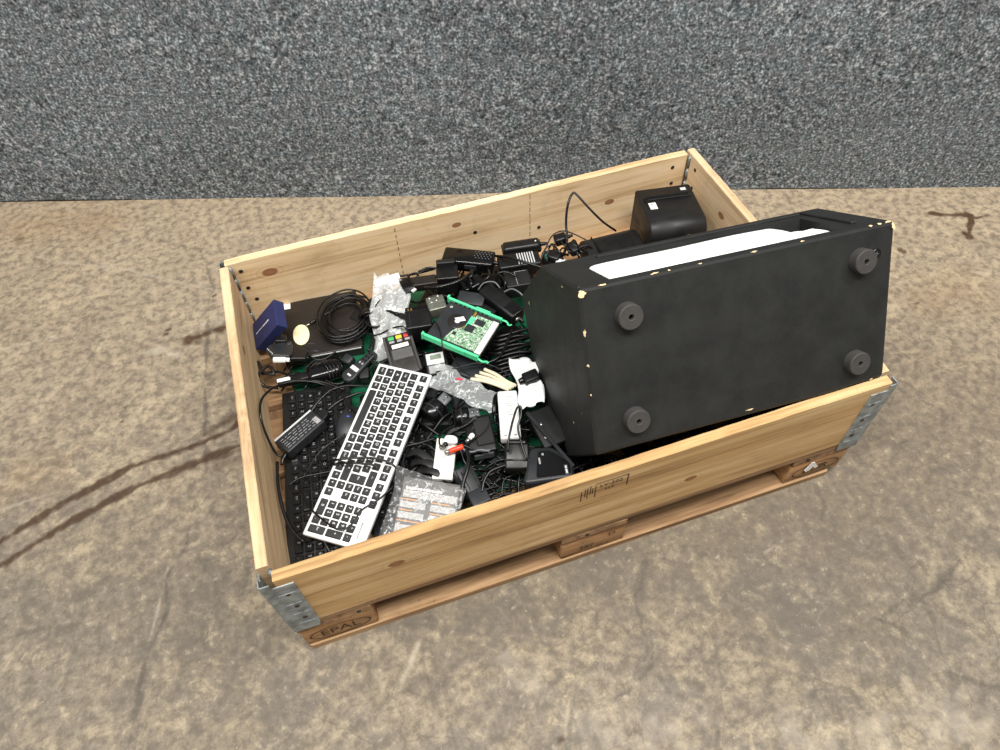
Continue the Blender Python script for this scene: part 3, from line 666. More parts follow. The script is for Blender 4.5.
# ------------------------------------------------------------------ builders for the scrap electronics
def P(*pts): return [at(x, y, z) for x, y, z in pts]
def cable(label, pts, r=0.0026, mat='cable', group=None, name='cable', sub=6, world=False, plug=None):
    pp = [Vector(p) for p in pts] if world else P(*pts)
    o = obj(name, MB().tube(pp, r, 6, sub), mat); tag(o, label, 'cable', group)
    if plug:
        d = (pp[-1]-pp[-2]).normalized(); a = pp[-1]
        obj('plug', MB().tube([a-d*0.004, a+d*0.004, a+d*0.018, a+d*0.026], [r*1.5, r*2.4, r*2.4, r*1.7], 8, 3), plug, o)
    return o
def rbox(L, w, h, bev=0.004, seg=2, taper=None): return MB().box(-L/2, L/2, -w/2, w/2, 0, h, bev, seg, None, taper)
def adapter(name, label, cat, a, za, b, zb, w, h, mat='black', bev=0.004, roll=0, group=None, seam=True, cord=(1,), stretch=0.0, plate=None, taper=None):
    """power-brick like case: top face centre line runs between two photo points"""
    mw, L = frame(a, za, b, zb, roll=roll, drop=h); L += stretch
    t = thing(name, label, cat, mw, group)
    body = obj('case', rbox(L, w, h, bev, 2, taper), mat, t)
    if seam: obj('seam', MB().box(-L/2+0.001, L/2-0.001, -w/2-0.0004, w/2+0.0004, h*0.46, h*0.50), 'black_gloss', body)
    for s in cord:
        obj('cord_collar', MB().tube([Vector((s*(L/2-0.003), 0, h*0.5)), Vector((s*(L/2+0.006), 0, h*0.5)), Vector((s*(L/2+0.016), 0, h*0.48))], [0.0055, 0.0048, 0.0036], 8, 4), 'cable', t)
    if plate:
        pm, fx0, fx1, fy0, fy1 = plate
        obj('rating_label', MB().box(-L/2+L*fx0, -L/2+L*fx1, -w/2+w*fy0, -w/2+w*fy1, h-0.0002, h+0.0005), pm, t)
    t['_L'] = L
    return t, L
def film(name, label, cat, quad_, zs, mat, amp=0.006, n=22, m=16, seed=1, up=0.0):
    c = [at(q[0], q[1], z) for q, z in zip(quad_, zs)]; r = random.Random(seed); ph = [r.uniform(0, 6.3) for _ in range(8)]; fq = [r.uniform(4, 16) for _ in range(8)]
    vs = []; fs = []
    for i in range(n+1):
        for j in range(m+1):
            u, v = i/n, j/m; p = (c[0]*(1-u)+c[1]*u)*(1-v)+(c[3]*(1-u)+c[2]*u)*v
            k = sum(math.sin(fq[q]*(u*math.cos(ph[q])+v*math.sin(ph[q]))+ph[q]*3) for q in range(8))/3
            k = abs(k)*1.3-0.5
            vs.append(p+Vector((amp*0.7*math.sin(u*17+v*9+ph[3])*(1 if 0 < i < n else 1.6), amp*0.7*math.sin(v*15-u*11+ph[4]), amp*k+up*math.sin(math.pi*u)*math.sin(math.pi*v))))
    for i in range(n):
        for j in range(m):
            a = i*(m+1)+j; fs.append((a, a+m+1, a+m+2, a+1))
    o = obj(name, MB().add(vs, fs, True), mat); sm = o.modifiers.new('thickness', 'SOLIDIFY'); sm.thickness = 0.0004
    return tag(o, label, cat)

# green plastic sheet lining the deck
def green_sheet():
    r = random.Random(3); n = 44; m = 34; vs = []; fs = []
    for i in range(n+1):
        for j in range(m+1):
            u, v = i/n, j/m; x = 0.07+0.60*u; y = 0.13+0.62*v
            if i == 0: x += r.uniform(0.0, 0.03)
            z = ZD+0.004+0.004*abs(math.sin(x*31+y*7)*math.sin(y*27-x*5))+r.uniform(0, 0.001); vs.append((x, y, z))
    for i in range(n):
        for j in range(m):
            a = i*(m+1)+j; fs.append((a, a+m+1, a+m+2, a+1))
    o = obj('plastic_sheet', MB().add(vs, fs, True), 'green'); o.modifiers.new('thickness', 'SOLIDIFY').thickness = 0.001
    tag(o, 'green plastic sheet lining the bottom of the crate under the scrap', 'sheet')
green_sheet()

# ------------------------------------------------------------------ keyboards
U = 0.0192
ROWS = []
def keyrow(r, items, x=0.0):
    for it in items:
        w_, ch = it if isinstance(it, tuple) else (1.0, it)
        if ch is not None: ROWS.append((x, r, w_, 1.0, ch))
        x += w_
keyrow(0, [(1.25, 'Ctrl'), 'Fn', 'Alt', (6.0, ''), (1.15, 'Alt'), (1.15, 'Fn'), (1.15, 'Ctrl'), (1.3, 'Ctrl'), '<', 'v', '>'])
keyrow(1, [(1.25, '^')]+list('<ZXCVBNM,.-')+[(2.75, '^'), '^'])
keyrow(2, [(1.75, 'A')]+list("ASDFGHJKL;'"), 0); keyrow(2, ['#'], 12.75); keyrow(2, ['Dl', 'En'], 15)
keyrow(3, [(1.5, 'Tab')]+list('QWERTYUIOP[')+['+'], 0); keyrow(3, ['Ho', 'Pd'], 15)
keyrow(4, list('`1234567890-=')+[(2.0, '<-')], 0); keyrow(4, ['In', 'Pu'], 15)
ROWS.append((13.8, 2, 1.2, 2.0, 'Ent'))
keyrow(5, ['Esc'], 0); keyrow(5, ['F1', 'F2', 'F3', 'F4'], 1.35); keyrow(5, ['F5', 'F6', 'F7', 'F8'], 5.65); keyrow(5, ['F9', 'F10', 'F11', 'F12'], 9.95); keyrow(5, ['Pr', 'Sc', 'Pa'], 14.2)
keyrow(0, [(2.0, '0'), '.'], 17.3); keyrow(1, ['1', '2', '3'], 17.3); keyrow(2, ['4', '5', '6'], 17.3); keyrow(3, ['7', '8', '9'], 17.3); keyrow(4, ['Nu', '/', '*', '-'], 17.3)
ROWS.append((20.3, 0, 1.0, 2.0, 'Ent')); ROWS.append((20.3, 2, 1.0, 2.0, '+'))
KEYM = {}
def keyboard(label, mw, L, W, body_mat, key_mat, legend_mat, u=U, kh=0.003, gap=0.13, bodyh=0.012, lsize=0.0085, logo=None, dome=False):
    t = thing('computer_keyboard', label, 'keyboard', mw, None)
    body = obj('case', MB().box(0, L, 0, W, 0, bodyh, 0.003, 2), body_mat, t)
    mx = (L-21.3*u)/2; fy = 0.22*u; my = (W-6*u-fy)/2; leg = MB()
    for (x, r, w_, d_, ch) in ROWS:
        k = (round(w_, 2), d_, key_mat, u)
        if k not in KEYM:
            g = gap*u; KEYM[k] = mesh('key', MB().box(g/2, w_*u-g/2, g/2, d_*u-g/2, 0, kh, 0.0011 if not dome else 0.0016, 1, None, (0.92, 0.9) if not dome else (0.86, 0.8)), key_mat)
        px, py = mx+x*u, my+r*u+(fy if r == 5 else 0)
        obj('key', KEYM[k], None, t, Matrix.Translation((px, py, bodyh-0.0006)))
        if ch and legend_mat:
            s = lsize if len(ch) == 1 else lsize*0.62
            vs, fs = glyphs(ch, s); leg.add([(px+w_*u*0.42+v.x, py+d_*u*0.55+v.y, bodyh-0.0006+kh+0.00015) for v in vs], fs)
    if legend_mat: tag(obj('key_legends', leg, legend_mat, t), kind='stuff')
    if logo: obj('maker_mark', MB().box(L-0.052, L-0.018, W-0.020, W-0.0165, bodyh-0.0002, bodyh+0.0002), logo, t)
    return t
def kb_frame(far, zf, near, zn, side, zs, h):
    """origin at the space-bar side far corner; X runs towards the number pad, Y towards the function keys"""
    A = at(far[0], far[1], zf); B = at(near[0], near[1], zn); D = at(side[0], side[1], zs)
    x = (B-A).normalized(); z = x.cross(D-A).normalized(); y = z.cross(x); o = A - z*h
    return Matrix(((x.x, y.x, z.x, o.x), (x.y, y.y, z.y, o.y), (x.z, y.z, z.z, o.z), (0, 0, 0, 1))), (B-A).length, (D-A).dot(y)
mw, L, W = kb_frame((379, 363), 0.240, (302, 534), 0.200, (434, 370), 0.240, 0.012)
M['kbwhite'] = plain('white_keyboard_case', (226, 228, 228), 0.3, metal=0.1, var=0.03, bump=0)
keyboard('white slim computer keyboard with black keys lying on top of the black keyboard', mw, L, W, 'kbwhite', 'key', 'legend', u=min(L/22.0, W/6.6), logo='greyprint')
mw, L, W = kb_frame((281, 392), 0.178, (287, 578), 0.172, (350, 374), 0.178, 0.02)
keyboard('worn black keyboard beside the end board of the crate, half under the white keyboard', mw, 0.445, 0.150, 'black_matt', 'keyblack', 'greyprint', u=0.0198, kh=0.006, bodyh=0.015, dome=True)
mw, L, W = kb_frame((372, 470), 0.176, (330, 575), 0.172, (420, 480), 0.176, 0.02)
mw = Matrix.Translation(Vector((0.222, 0.455, 0.152))) @ Matrix.Rotation(math.radians(-97), 4, 'Z')
keyboard('black keyboard lying between the white keyboard and the printed carton', mw, 0.42, 0.145, 'black', 'keyblack', 'greyprint', u=0.0190, kh=0.006, bodyh=0.013, dome=True)

# ------------------------------------------------------------------ back left: black case, blue box, bracket
A, B, Cc = at(356, 289, 0.182), at(276, 306, 0.182), at(362, 346, 0.182)
mw, L = frame3(at(283, 331, 0.182), at(359, 317, 0.182), drop=0.030)
t = thing('flat_computer_case', 'flat matt black computer case with a white sticker beside the blue carton', 'computer', mw)
obj('case', MB().box(-L/2, L/2, -0.094, 0.094, 0, 0.030, 0.003, 2), 'brownblack', t)
obj('front_trim', MB().box(-L/2+0.004, L/2-0.004, -0.0952, -0.0935, 0.025, 0.0275), 'silver', t)
obj('sticker', MB().box(-L/2+0.004, -L/2+0.020, 0.070, 0.088, 0.0299, 0.0304), 'paper', t)
for k in range(14): obj('vent_slot', MB().box(L/2-0.006, L/2-0.003, -0.07+k*0.010, -0.065+k*0.010, 0.0299, 0.0303), 'black_gloss', t)

A, B, D = at(273.5, 299, 0.26), at(252.5, 324, 0.19), at(276.7, 325.5, 0.25)
x = (B-A).normalized(); z = x.cross(A-D).normalized(); z = z if z.z > 0 else -z; y = z.cross(x)
mwb = Matrix(((x.x, y.x, z.x, A.x), (x.y, y.y, z.y, A.y), (x.z, y.z, z.z, A.z), (0, 0, 0, 1)))
t = thing('blue_box', 'small navy blue carton with white script, leaning on the end board of the crate', 'box', mwb)
sy = 1 if (D-A).dot(y) > 0 else -1; bw = abs((D-A).dot(y)); bl_ = (B-A).length
ys = sorted((0, sy*bw))
obj('carton', MB().box(0, bl_, ys[0], ys[1], -0.026, 0, 0.0012), 'blue', t)
scr = MB()
for k in range(16):
    u0 = 0.030+k*0.0037; hh = (0.0014, 0.003, 0.002, 0.0036)[k % 4]*(1.25 if k < 7 else 0.7); scr.box(u0, u0+0.0029, sy*bw*0.50-hh/2, sy*bw*0.50+hh/2, 0.0001, 0.0004)
tag(obj('script_print', scr, 'legend', t), kind='stuff')

mw, L = frame((297, 322), 0.187, (300, 348), 0.187, drop=0.004)
t = obj('oval_pad', MB().lathe([(0.0, 0), (0.0215, 0), (0.023, 0.001), (0.023, 0.003), (0.0215, 0.004), (0, 0.004)], 28), 'cream', None, mw @ Matrix.Translation((0.0, 0.006, 0)) @ Matrix.Diagonal((1.42, 0.84, 1, 1)))
tag(t, 'pale yellow oval pad lying on the flat black computer case', 'pad')

mw, L = frame((271, 347), 0.226, (291, 347), 0.216, roll=-18, drop=0.012)
t = thing('webcam_bracket', 'dark grey folding bracket with a white plug, below the blue carton', 'bracket', mw @ Matrix.Diagonal((1.15, 1.15, 1.0, 1)))
obj('plate', MB().prism([(-0.022, 0.014), (-0.028, -0.004), (-0.018, -0.026), (0.016, -0.030), (0.022, -0.020), (0.022, 0.016), (0.004, 0.022)], 0, 0.010, 0.002), 'charcoal', t)
pl = MB()
for k in range(5): pl.box(-0.026+k*0.0024, -0.0245+k*0.0024, -0.006-k*0.0042, -0.003-k*0.0042, 0.0099, 0.0103)
tag(obj('edge_print', pl, 'legend', t), kind='stuff')
obj('hinge_block', MB().box(-0.012, 0.010, 0.020, 0.046, -0.006, 0.016, 0.003, 2), 'black', t)
obj('clamp_arm', MB().prism([(0.010, 0.022), (0.026, 0.030), (0.052, -0.004), (0.046, -0.028), (0.018, -0.028), (0.018, 0.008)], -0.006, 0.002, 0.0015), 'black', t)
obj('latch', MB().box(0.010, 0.020, 0.012, 0.024, 0.002, 0.012, 0.0015), 'charcoal', t)
obj('white_plug', MB().box(-0.014, 0.010, -0.043, -0.032, 0.000, 0.009, 0.002, 2).box(0.010, 0.017, -0.041, -0.034, 0.001, 0.008, 0.001), 'white', t)

# cable coil on the black case, with strap and connector
def coil():
    c = at(346, 317, 0.198); pts = []; turns = 9; N = turns*14
    ex = (at(372, 309, 0.198)-c); ey = (at(343, 295, 0.198)-c); r = random.Random(5)
    for i in range(N+1):
        a = 2*math.pi*i/14; k = 0.72+0.30*((i*0.37) % 1.0)*0.9 if False else 0.64+0.42*(0.5+0.5*math.sin(i*0.071*2.3))
        k *= 1+r.uniform(-0.02, 0.02); off = Vector((0.004*math.sin(i*0.13), 0.006*math.sin(i*0.09+1), 0))
        p = c+off+ex*k*math.cos(a)+ey*k*math.sin(a); p.z = 0.190+0.0042*(i/14) * 0.6+0.002*math.sin(i*0.5); pts.append(p)
    return pts
pts = coil()
t = thing('cable_coil', 'black cable wound in a round coil on the flat black computer case', 'cable', Matrix.Translation(pts[0]))
inv = Matrix.Translation(-pts[0])
obj('winding', MB().tube([inv @ p for p in pts], 0.0024, 6, 3), 'cable', t)
sp = at(369, 313, 0.215)-pts[0]
obj('strap', MB().tube([sp+Vector((-0.026, 0.006, -0.014)), sp+Vector((-0.012, 0.003, 0.004)), sp+Vector((0.006, 0.0, 0.006)), sp+Vector((0.014, -0.003, -0.012))], 0.009, 8, 5, flat=0.3), 'cable', t)
e = at(316, 320, 0.192)-pts[0]; e2 = at(326, 314, 0.194)-pts[0]
obj('lead', MB().tube([e2+(e2-e)*1.2, e2, e], 0.0022, 6, 4), 'cable', t)
o = obj('connector', MB().tube([e, e+(e-e2)*0.30, e+(e-e2)*0.6], [0.0045, 0.0045, 0.004], 8, 2), 'black', t)
obj('pin', MB().tube([e+(e-e2)*0.6, e+(e-e2)*0.8, e+(e-e2)*0.95], 0.0022, 6, 2), 'metal', o)

# clear bag with a white block inside
film('clear_bag', 'crumpled clear plastic bag standing against the wall-side board behind the cable coil', 'bag', [(372, 274), (408, 281), (409, 345), (372, 366)], [0.255, 0.262, 0.215, 0.178], 'film', 0.0055, 26, 26, 4, 0.012)
mw, L = frame((376, 283), 0.240, (398, 276), 0.244, drop=0.02)
tag(obj('white_block', MB().box(-L/2-0.004, L/2+0.004, -0.010, 0.013, 0, 0.020, 0.003, 2), 'white', None, mw), 'white plastic block packed inside the clear bag at the wall-side board', 'block')

# euro plugs running to the wall adapter
mw, L = frame((385, 297), 0.244, (408, 287), 0.250, drop=0.012)
t = thing('mains_plug', 'flat black two-pin mains plug resting on the clear bag', 'plug', mw)
obj('plug_body', MB().prism([(-0.018, -0.005), (0.004, -0.011), (0.024, -0.013), (0.024, 0.013), (0.004, 0.011), (-0.018, 0.005)], 0, 0.013, 0.003, 2), 'black', t)
obj('strain_relief', MB().tube([Vector((-0.016, 0, 0.006)), Vector((-0.026, 0, 0.006)), Vector((-0.036, 0, 0.005))], [0.0055, 0.0045, 0.0035], 8, 3), 'cable', t)
for s in (-1, 1): obj('pin', MB().tube([Vector((0.022, s*0.0085, 0.006)), Vector((0.034, s*0.008, 0.006)), Vector((0.042, s*0.008, 0.006))], 0.002, 6, 2), 'metal', t)
cable('black lead curving from the cable coil to the mains plug', [(366, 317, 0.215), (374, 311, 0.225), (378, 303, 0.236), (386, 297, 0.238)], 0.0026)
cable('black lead looping over the clear bag below the mains plug', [(365, 322, 0.21), (372, 327, 0.215), (381, 325, 0.222), (384, 313, 0.232), (389, 311, 0.24), (398, 314, 0.243)], 0.0026)
mw, L = frame((392, 311), 0.243, (410, 317), 0.246, drop=0.006)
tag(obj('barrel_connector', MB().tube([Vector((-L/2-0.006, 0, 0)), Vector((-L/2+0.008, 0, 0)), Vector((0.004, 0, 0)), Vector((L/2, 0, 0))], [0.0035, 0.0055, 0.007, 0.008], 8, 4), 'black', None, mw), 'tapered black barrel connector pushed into the boxy wall adapter', 'connector')
cable('thin black lead swinging over the clear bag to the card terminal', [(362, 327, 0.205), (366, 333, 0.205), (376, 335, 0.21), (386, 331, 0.222), (396, 327, 0.236), (404, 327, 0.242), (407, 333, 0.236), (406, 338, 0.226)], 0.0018)

# wall adapter with gold contacts
t, L = adapter('wall_adapter', 'boxy black wall adapter with gold contacts beside the hard drive', 'adapter', (405, 320), 0.258, (431, 316), 0.258, 0.056, 0.05, 'black', 0.004, seam=True, cord=())
obj('ridge', MB().box(-L/2+0.010, -L/2+0.0115, -0.026, 0.018, 0.0495, 0.0512), 'charcoal', t)
hd = obj('contact_head', MB().box(-L/2+0.002, L/2-0.002, 0.028, 0.046, 0.020, 0.042, 0.003, 2), 'black_gloss', t)
for k in range(2): obj('contact', MB().box(-L/2+0.008+k*0.007, -L/2+0.011+k*0.007, 0.0275, 0.0283, 0.026, 0.034), 'gold', hd)
for k in range(2): obj('contact_top', MB().box(-L/2+0.008+k*0.007, -L/2+0.011+k*0.007, 0.034, 0.040, 0.0418, 0.0424), 'gold', hd)
# ribbed bundle of cable on the white block
for k in range(7):
    cable('short black cable bight bundled above the mains plug', [(399+k*1.7, 279-k*0.3, 0.258+0.0008*k), (402+k*1.7, 286, 0.262), (407+k*1.7, 294-k*0.6, 0.255)], 0.0022, group='bundled cable bights by the mains plug', sub=5)
tag(obj('crimp_clip', MB().box(-0.006, 0.006, -0.004, 0.004, 0, 0.005, 0.001), 'silver', None, Matrix.Translation(at(414, 291, 0.262)) @ Matrix.Rotation(0.5, 4, 'Z')), 'tiny silver clip between the cable bights and the brown module', 'clip')
adapter('brown_module', 'flat dark brown module against the wall-side board beside the square wall charger', 'adapter', (408, 282), 0.252, (436, 278), 0.252, 0.030, 0.022, 'brownblack', 0.003, cord=(), seam=False)
cable('black cable arching over the brown module', [(404, 283, 0.25), (409, 276, 0.262), (415, 273, 0.272), (419, 276, 0.262)], 0.0022)

# olive grey metal bracket
mw, L = frame((428, 304), 0.262, (444, 300), 0.262, drop=0.03)
t = thing('metal_bracket', 'olive grey metal bracket with round screws beside the hard drive', 'bracket', mw)
obj('plate', MB().box(-L/2-0.002, L/2+0.002, -0.022, 0.020, 0, 0.030, 0.003, 2).box(-L/2-0.001, L/2+0.001, -0.004, 0.002, 0.029, 0.033, 0.001), 'greymetal', t)
for (x, y) in ((-0.010, 0.0), (0.002, 0.004), (-0.012, 0.014), (0.008, 0.016)): obj('screw', MB().lathe([(0.0042, 0.029), (0.0042, 0.0325), (0.002, 0.0342), (0.0, 0.0342)], 10, Matrix.Translation((x, y, 0))), 'metal', t)

# ------------------------------------------------------------------ hard drive with green rails
A, B = at(449, 294, 0.275), at(427, 341, 0.275); A2, B2 = at(500, 318, 0.262), at(479, 359, 0.262)
mw, L = frame3((A+B)/2, (A2+B2)/2, drop=0.026); Wd = 0.112
t = thing('hard_drive', 'bare hard drive with bright green side rails and exposed circuit board', 'hard drive', mw)
obj('drive_body', MB().box(-L/2, L/2, -Wd/2, Wd/2, 0, 0.026, 0.002), 'charcoal', t)
for s in (-1, 1):
    rl = obj('side_rail', MB().box(-L/2-0.008, L/2+0.002, s*(Wd/2+0.003)-0.003, s*(Wd/2+0.003)+0.003, 0.014, 0.030, 0.001).box(-L/2-0.008, -L/2-0.003, s*(Wd/2+0.004)-0.004, s*(Wd/2+0.004)+0.004, 0.014, 0.034, 0.001).box(0.0, 0.035, s*(Wd/2+0.0065)-0.0015, s*(Wd/2+0.0065)+0.0015, 0.018, 0.0315, 0.0005), 'greenrail', t)
    obj('rail_spring', MB().tube([Vector((L/2, s*(Wd/2+0.004), 0.024)), Vector((L/2+0.012, s*(Wd/2+0.006), 0.022)), Vector((L/2+0.020, s*(Wd/2+0.001), 0.020)), Vector((L/2+0.026, s*(Wd/2+0.004), 0.022))], 0.0028, 6, 4, flat=0.6), 'greenrail', rl)
hub = obj('motor_hub', MB().lathe([(0.0215, 0.0255), (0.0215, 0.0272), (0.0195, 0.0280), (0, 0.0280)], 28, Matrix.Translation((-0.020, 0.008, 0))), 'brownblack', t)
obj('hub_label', MB().lathe([(0.006, 0.0279), (0.006, 0.0283), (0, 0.0283)], 16, Matrix.Translation((-0.020, 0.008, 0))).prism([(-0.030, 0.012), (-0.014, 0.026), (-0.004, 0.018), (-0.014, 0.010)], 0.0279, 0.0282), 'white', hub)
pcb = obj('circuit_board', MB().prism([(L/2-0.014, 0.044), (L/2-0.052, 0.044), (L/2-0.054, 0.010), (L/2-0.070, 0.000), (L/2-0.082, -0.022), (L/2-0.088, -0.050), (L/2-0.014, -0.050)], 0.0255, 0.0275), 'pcb', t)
for (x0, x1, y0, y1) in ((-0.048, -0.026, 0.018, 0.034), (-0.060, -0.040, -0.008, 0.012), (-0.078, -0.070, -0.030, -0.022)): obj('chip', MB().box(L/2+x0, L/2+x1, y0, y1, 0.0274, 0.0292, 0.0004), 'charcoal', pcb)
for (x0, x1, y0, y1) in ((-0.062, -0.052, 0.004, 0.036),): obj('ribbon_contact', MB().box(L/2+x0, L/2+x1, y0, y1, 0.0274, 0.0281), 'greenrail', pcb)
obj('ribbon_contact', MB().box(L/2-0.060, L/2-0.055, 0.034, 0.050, 0.0274, 0.0282).box(L/2-0.072, L/2-0.062, -0.004, 0.004, 0.0274, 0.0279), 'gold', pcb)
obj('connector_strip', MB().box(L/2-0.013, L/2+0.001, -0.052, 0.046, 0.020, 0.0285, 0.001), 'paper', t)
for k in range(8): obj('edge_notch', MB().box(-L/2+0.014+k*0.011, -L/2+0.019+k*0.011, Wd/2-0.004, Wd/2-0.0005, 0.0258, 0.0268), 'black_gloss', t)
obj('screw', MB().lathe([(0.005, 0.0258), (0.005, 0.0275), (0.002, 0.0285), (0, 0.0285)], 12, Matrix.Translation((-L/2+0.012, 0.040, 0))), 'metal', t)
cable('thin black lead drooping across the corner of the hard drive', [(430, 318, 0.282), (437, 324, 0.284), (441, 336, 0.284), (443, 350, 0.27), (446, 366, 0.235)], 0.0014)

# ------------------------------------------------------------------ card terminal, small lcd device, remote
mw, L = frame((396, 333), 0.238, (408, 373), 0.216, drop=0.028)
t = thing('card_terminal', 'dark brown card terminal with green, yellow and red buttons', 'terminal', mw)
Wt = 0.066
obj('case', MB().box(-L/2, L/2, -Wt/2, Wt/2, 0, 0.024, 0.004, 2), 'brownblack', t)
for s in (-1, 1): obj('side_rail', MB().box(-L/2+0.002, L/2-0.002, s*(Wt/2-0.003)-0.003, s*(Wt/2-0.003)+0.003, 0.020, 0.028, 0.001), 'rubber', t)
for k, mname in enumerate(('btnred', 'yellow', 'btngreen')):
    b = obj('button', MB().box(-L/2+0.006, -L/2+0.015, 0.010-k*0.0+(-0.019)*0+(0.012-k*0.018)-0.008, 0.010+(0.012-k*0.018)+0.006, 0.0235, 0.028, 0.0015, 2), mname, t)
for k in range(3): obj('button_base', MB().box(-L/2+0.016, -L/2+0.022, (0.022-k*0.018)-0.007, (0.022-k*0.018)+0.005, 0.0235, 0.026, 0.001), 'greyprint', t)
obj('paper_strip', MB().box(-L/2+0.027, -L/2+0.037, -0.018, 0.020, 0.0238, 0.0256, 0.0005), 'paper', t)
obj('display', MB().box(-L/2+0.040, -L/2+0.066, -0.022, 0.024, 0.0238, 0.0262, 0.001), 'screen', t)

mw, L = frame((434, 352), 0.235, (438, 372), 0.226, drop=0.02)
t = thing('lcd_pager', 'small black device with a silver framed lcd, below the hard drive', 'device', mw)
obj('case', MB().box(-L/2-0.004, L/2+0.004, -0.024, 0.026, 0, 0.018, 0.004, 2), 'black', t)
obj('silver_frame', MB().box(-L/2+0.002, -L/2+0.030, -0.020, 0.021, 0.0175, 0.0195, 0.0008), 'silver', t)
obj('lcd', MB().box(-L/2+0.007, -L/2+0.018, -0.011, 0.013, 0.0194, 0.0202), 'lcd', t)
obj('button_bar', MB().box(-L/2+0.032, L/2, -0.018, 0.020, 0.0175, 0.0190, 0.0008), 'greyprint', t)

mw, L = frame((374, 351), 0.205, (344, 379), 0.195, drop=0.018)
t = thing('remote_control', 'slim black handset with a silver patch lying below the cable coil', 'remote', mw)
pol = [(-L/2, -0.007), (-L/2+0.01, -0.010), (0.0, -0.0125), (L/2-0.012, -0.017), (L/2-0.002, -0.012), (L/2+0.002, 0.0), (L/2-0.002, 0.012), (L/2-0.012, 0.017), (0, 0.0125), (-L/2+0.01, 0.010), (-L/2, 0.007)]
obj('case', MB().prism(pol, 0, 0.018, 0.004, 2, None, True), 'charcoal', t)
obj('silver_patch', MB().box(0.008, 0.018, -0.012, 0.010, 0.0178, 0.0188, 0.0008), 'silver', t)
for k in range(4):
    for s in (-1, 1): obj('button', MB().box(-L/2+0.008+k*0.010, -L/2+0.013+k*0.010, s*0.004-0.0022, s*0.004+0.0022, 0.0178, 0.0190, 0.0006), 'greyprint' if k == 3 else 'black_gloss', t)
obj('model_print', MB().box(0.030, 0.034, -0.004, 0.006, 0.0179, 0.0182), 'legend', t)
adapter('belt_clip', 'rounded black clip beside the slim handset', 'clip', (350, 354), 0.198, (344, 362), 0.194, 0.026, 0.022, 'charcoal', 0.006, cord=(), seam=False)
adapter('plug_cap', 'small square black plug cap under the slim handset', 'plug', (364, 367), 0.192, (364, 378), 0.188, 0.022, 0.022, 'black_matt', 0.003, cord=(), seam=False)

# tangle under the flat case: oval charger with thin wires
t, L = adapter('oval_charger', 'glossy black oval charger wrapped in thin wire below the flat case', 'charger', (305, 372), 0.200, (342, 361), 0.198, 0.050, 0.034, 'black_gloss', 0.014, cord=(), seam=False)
for k in range(5):
    cable('thin wire wrapped round the oval charger', [(300+k*5, 379-k*2, 0.185), (306+k*6, 368-k*1.5, 0.203), (316+k*5, 360, 0.206), (326+k*4, 366, 0.204), (331+k*3, 380-k, 0.186)], 0.0011, group='thin wires round the oval charger')
adapter('labelled_charger', 'thin black charger with a white end strip near the end board of the crate', 'charger', (277, 381), 0.196, (318, 372), 0.196, 0.020, 0.016, 'black', 0.003, cord=(), plate=('legend', 0.0, 0.32, 0.25, 0.75))
cable('thick black cable running under the oval charger', [(262, 374, 0.19), (280, 372, 0.194), (300, 380, 0.198), (322, 382, 0.198), (345, 390, 0.196)], 0.0034)
cable('dark brown cable heap in the crate corner under the bracket', [(258, 362, 0.19), (264, 372, 0.2), (274, 374, 0.2), (268, 366, 0.205), (258, 376, 0.195), (264, 386, 0.18), (278, 388, 0.175)], 0.004, 'brownblack')
# ------------------------------------------------------------------ laptop brick, mouse and cables over the keyboards
mw, L = frame((281, 447), 0.212, (318, 415), 0.212, drop=0.028)
t = thing('laptop_charger', 'black laptop charger with a silver edge lying on the worn keyboard', 'charger', mw)
obj('case', MB().box(-L/2, L/2, -0.022, 0.024, 0, 0.028, 0.003, 2), 'charcoal', t)
obj('silver_edge', MB().box(-L/2+0.001, L/2-0.001, 0.0195, 0.0245, 0.0220, 0.0284, 0.0008), 'silver', t)
pr = MB()
for r_ in range(5):
    x = -L/2+0.008
    while x < L/2-0.022:
        w_ = random.uniform(0.004, 0.012); pr.box(x, x+w_, 0.011-r_*0.0062, 0.0122-r_*0.0062, 0.0279, 0.0282); x += w_+random.uniform(0.002, 0.006)
tag(obj('rating_print', pr, 'greyprint', t), kind='stuff')
obj('barcode', MB().box(L/2-0.016, L/2-0.005, -0.016, 0.002, 0.0279, 0.0282), 'greyprint', t)
obj('mains_inlet', MB().prism([(L/2-0.004, -0.015), (L/2+0.014, -0.012), (L/2+0.022, -0.006), (L/2+0.022, 0.006), (L/2+0.014, 0.012), (L/2-0.004, 0.015)], 0.002, 0.022, 0.003, 2), 'black', t)
obj('strain_relief', MB().tube([Vector((-L/2+0.002, -0.010, 0.012)), Vector((-L/2-0.012, -0.014, 0.012)), Vector((-L/2-0.022, -0.022, 0.010))], [0.0055, 0.005, 0.0036], 8, 4), 'cable', t)
cable('long charger lead curving along the end board of the crate over the worn keyboard', [(282, 457, 0.205), (275, 452, 0.215), (266, 434, 0.245), (260, 413, 0.272), (263, 397, 0.262), (277, 386, 0.235), (298, 381, 0.222), (322, 384, 0.21), (340, 394, 0.212), (352, 408, 0.216), (360, 422, 0.222)], 0.0026)
cable('second charger lead arching above the grey mouse', [(311, 412, 0.206), (318, 402, 0.212), (330, 391, 0.216), (345, 386, 0.218), (362, 386, 0.22), (374, 388, 0.224)], 0.0026)
cable('thick mains lead from the laptop charger to the white keyboard', [(328, 410, 0.205), (338, 402, 0.208), (348, 397, 0.21), (360, 393, 0.212), (370, 396, 0.212)], 0.0034)
mw, L = frame((352, 402), 0.205, (342, 440), 0.200, drop=0.030)
t = thing('computer_mouse', 'dark grey computer mouse with a small blue mark beside the laptop charger', 'mouse', mw)
vs = []; fs = []; nu, nv = 16, 12
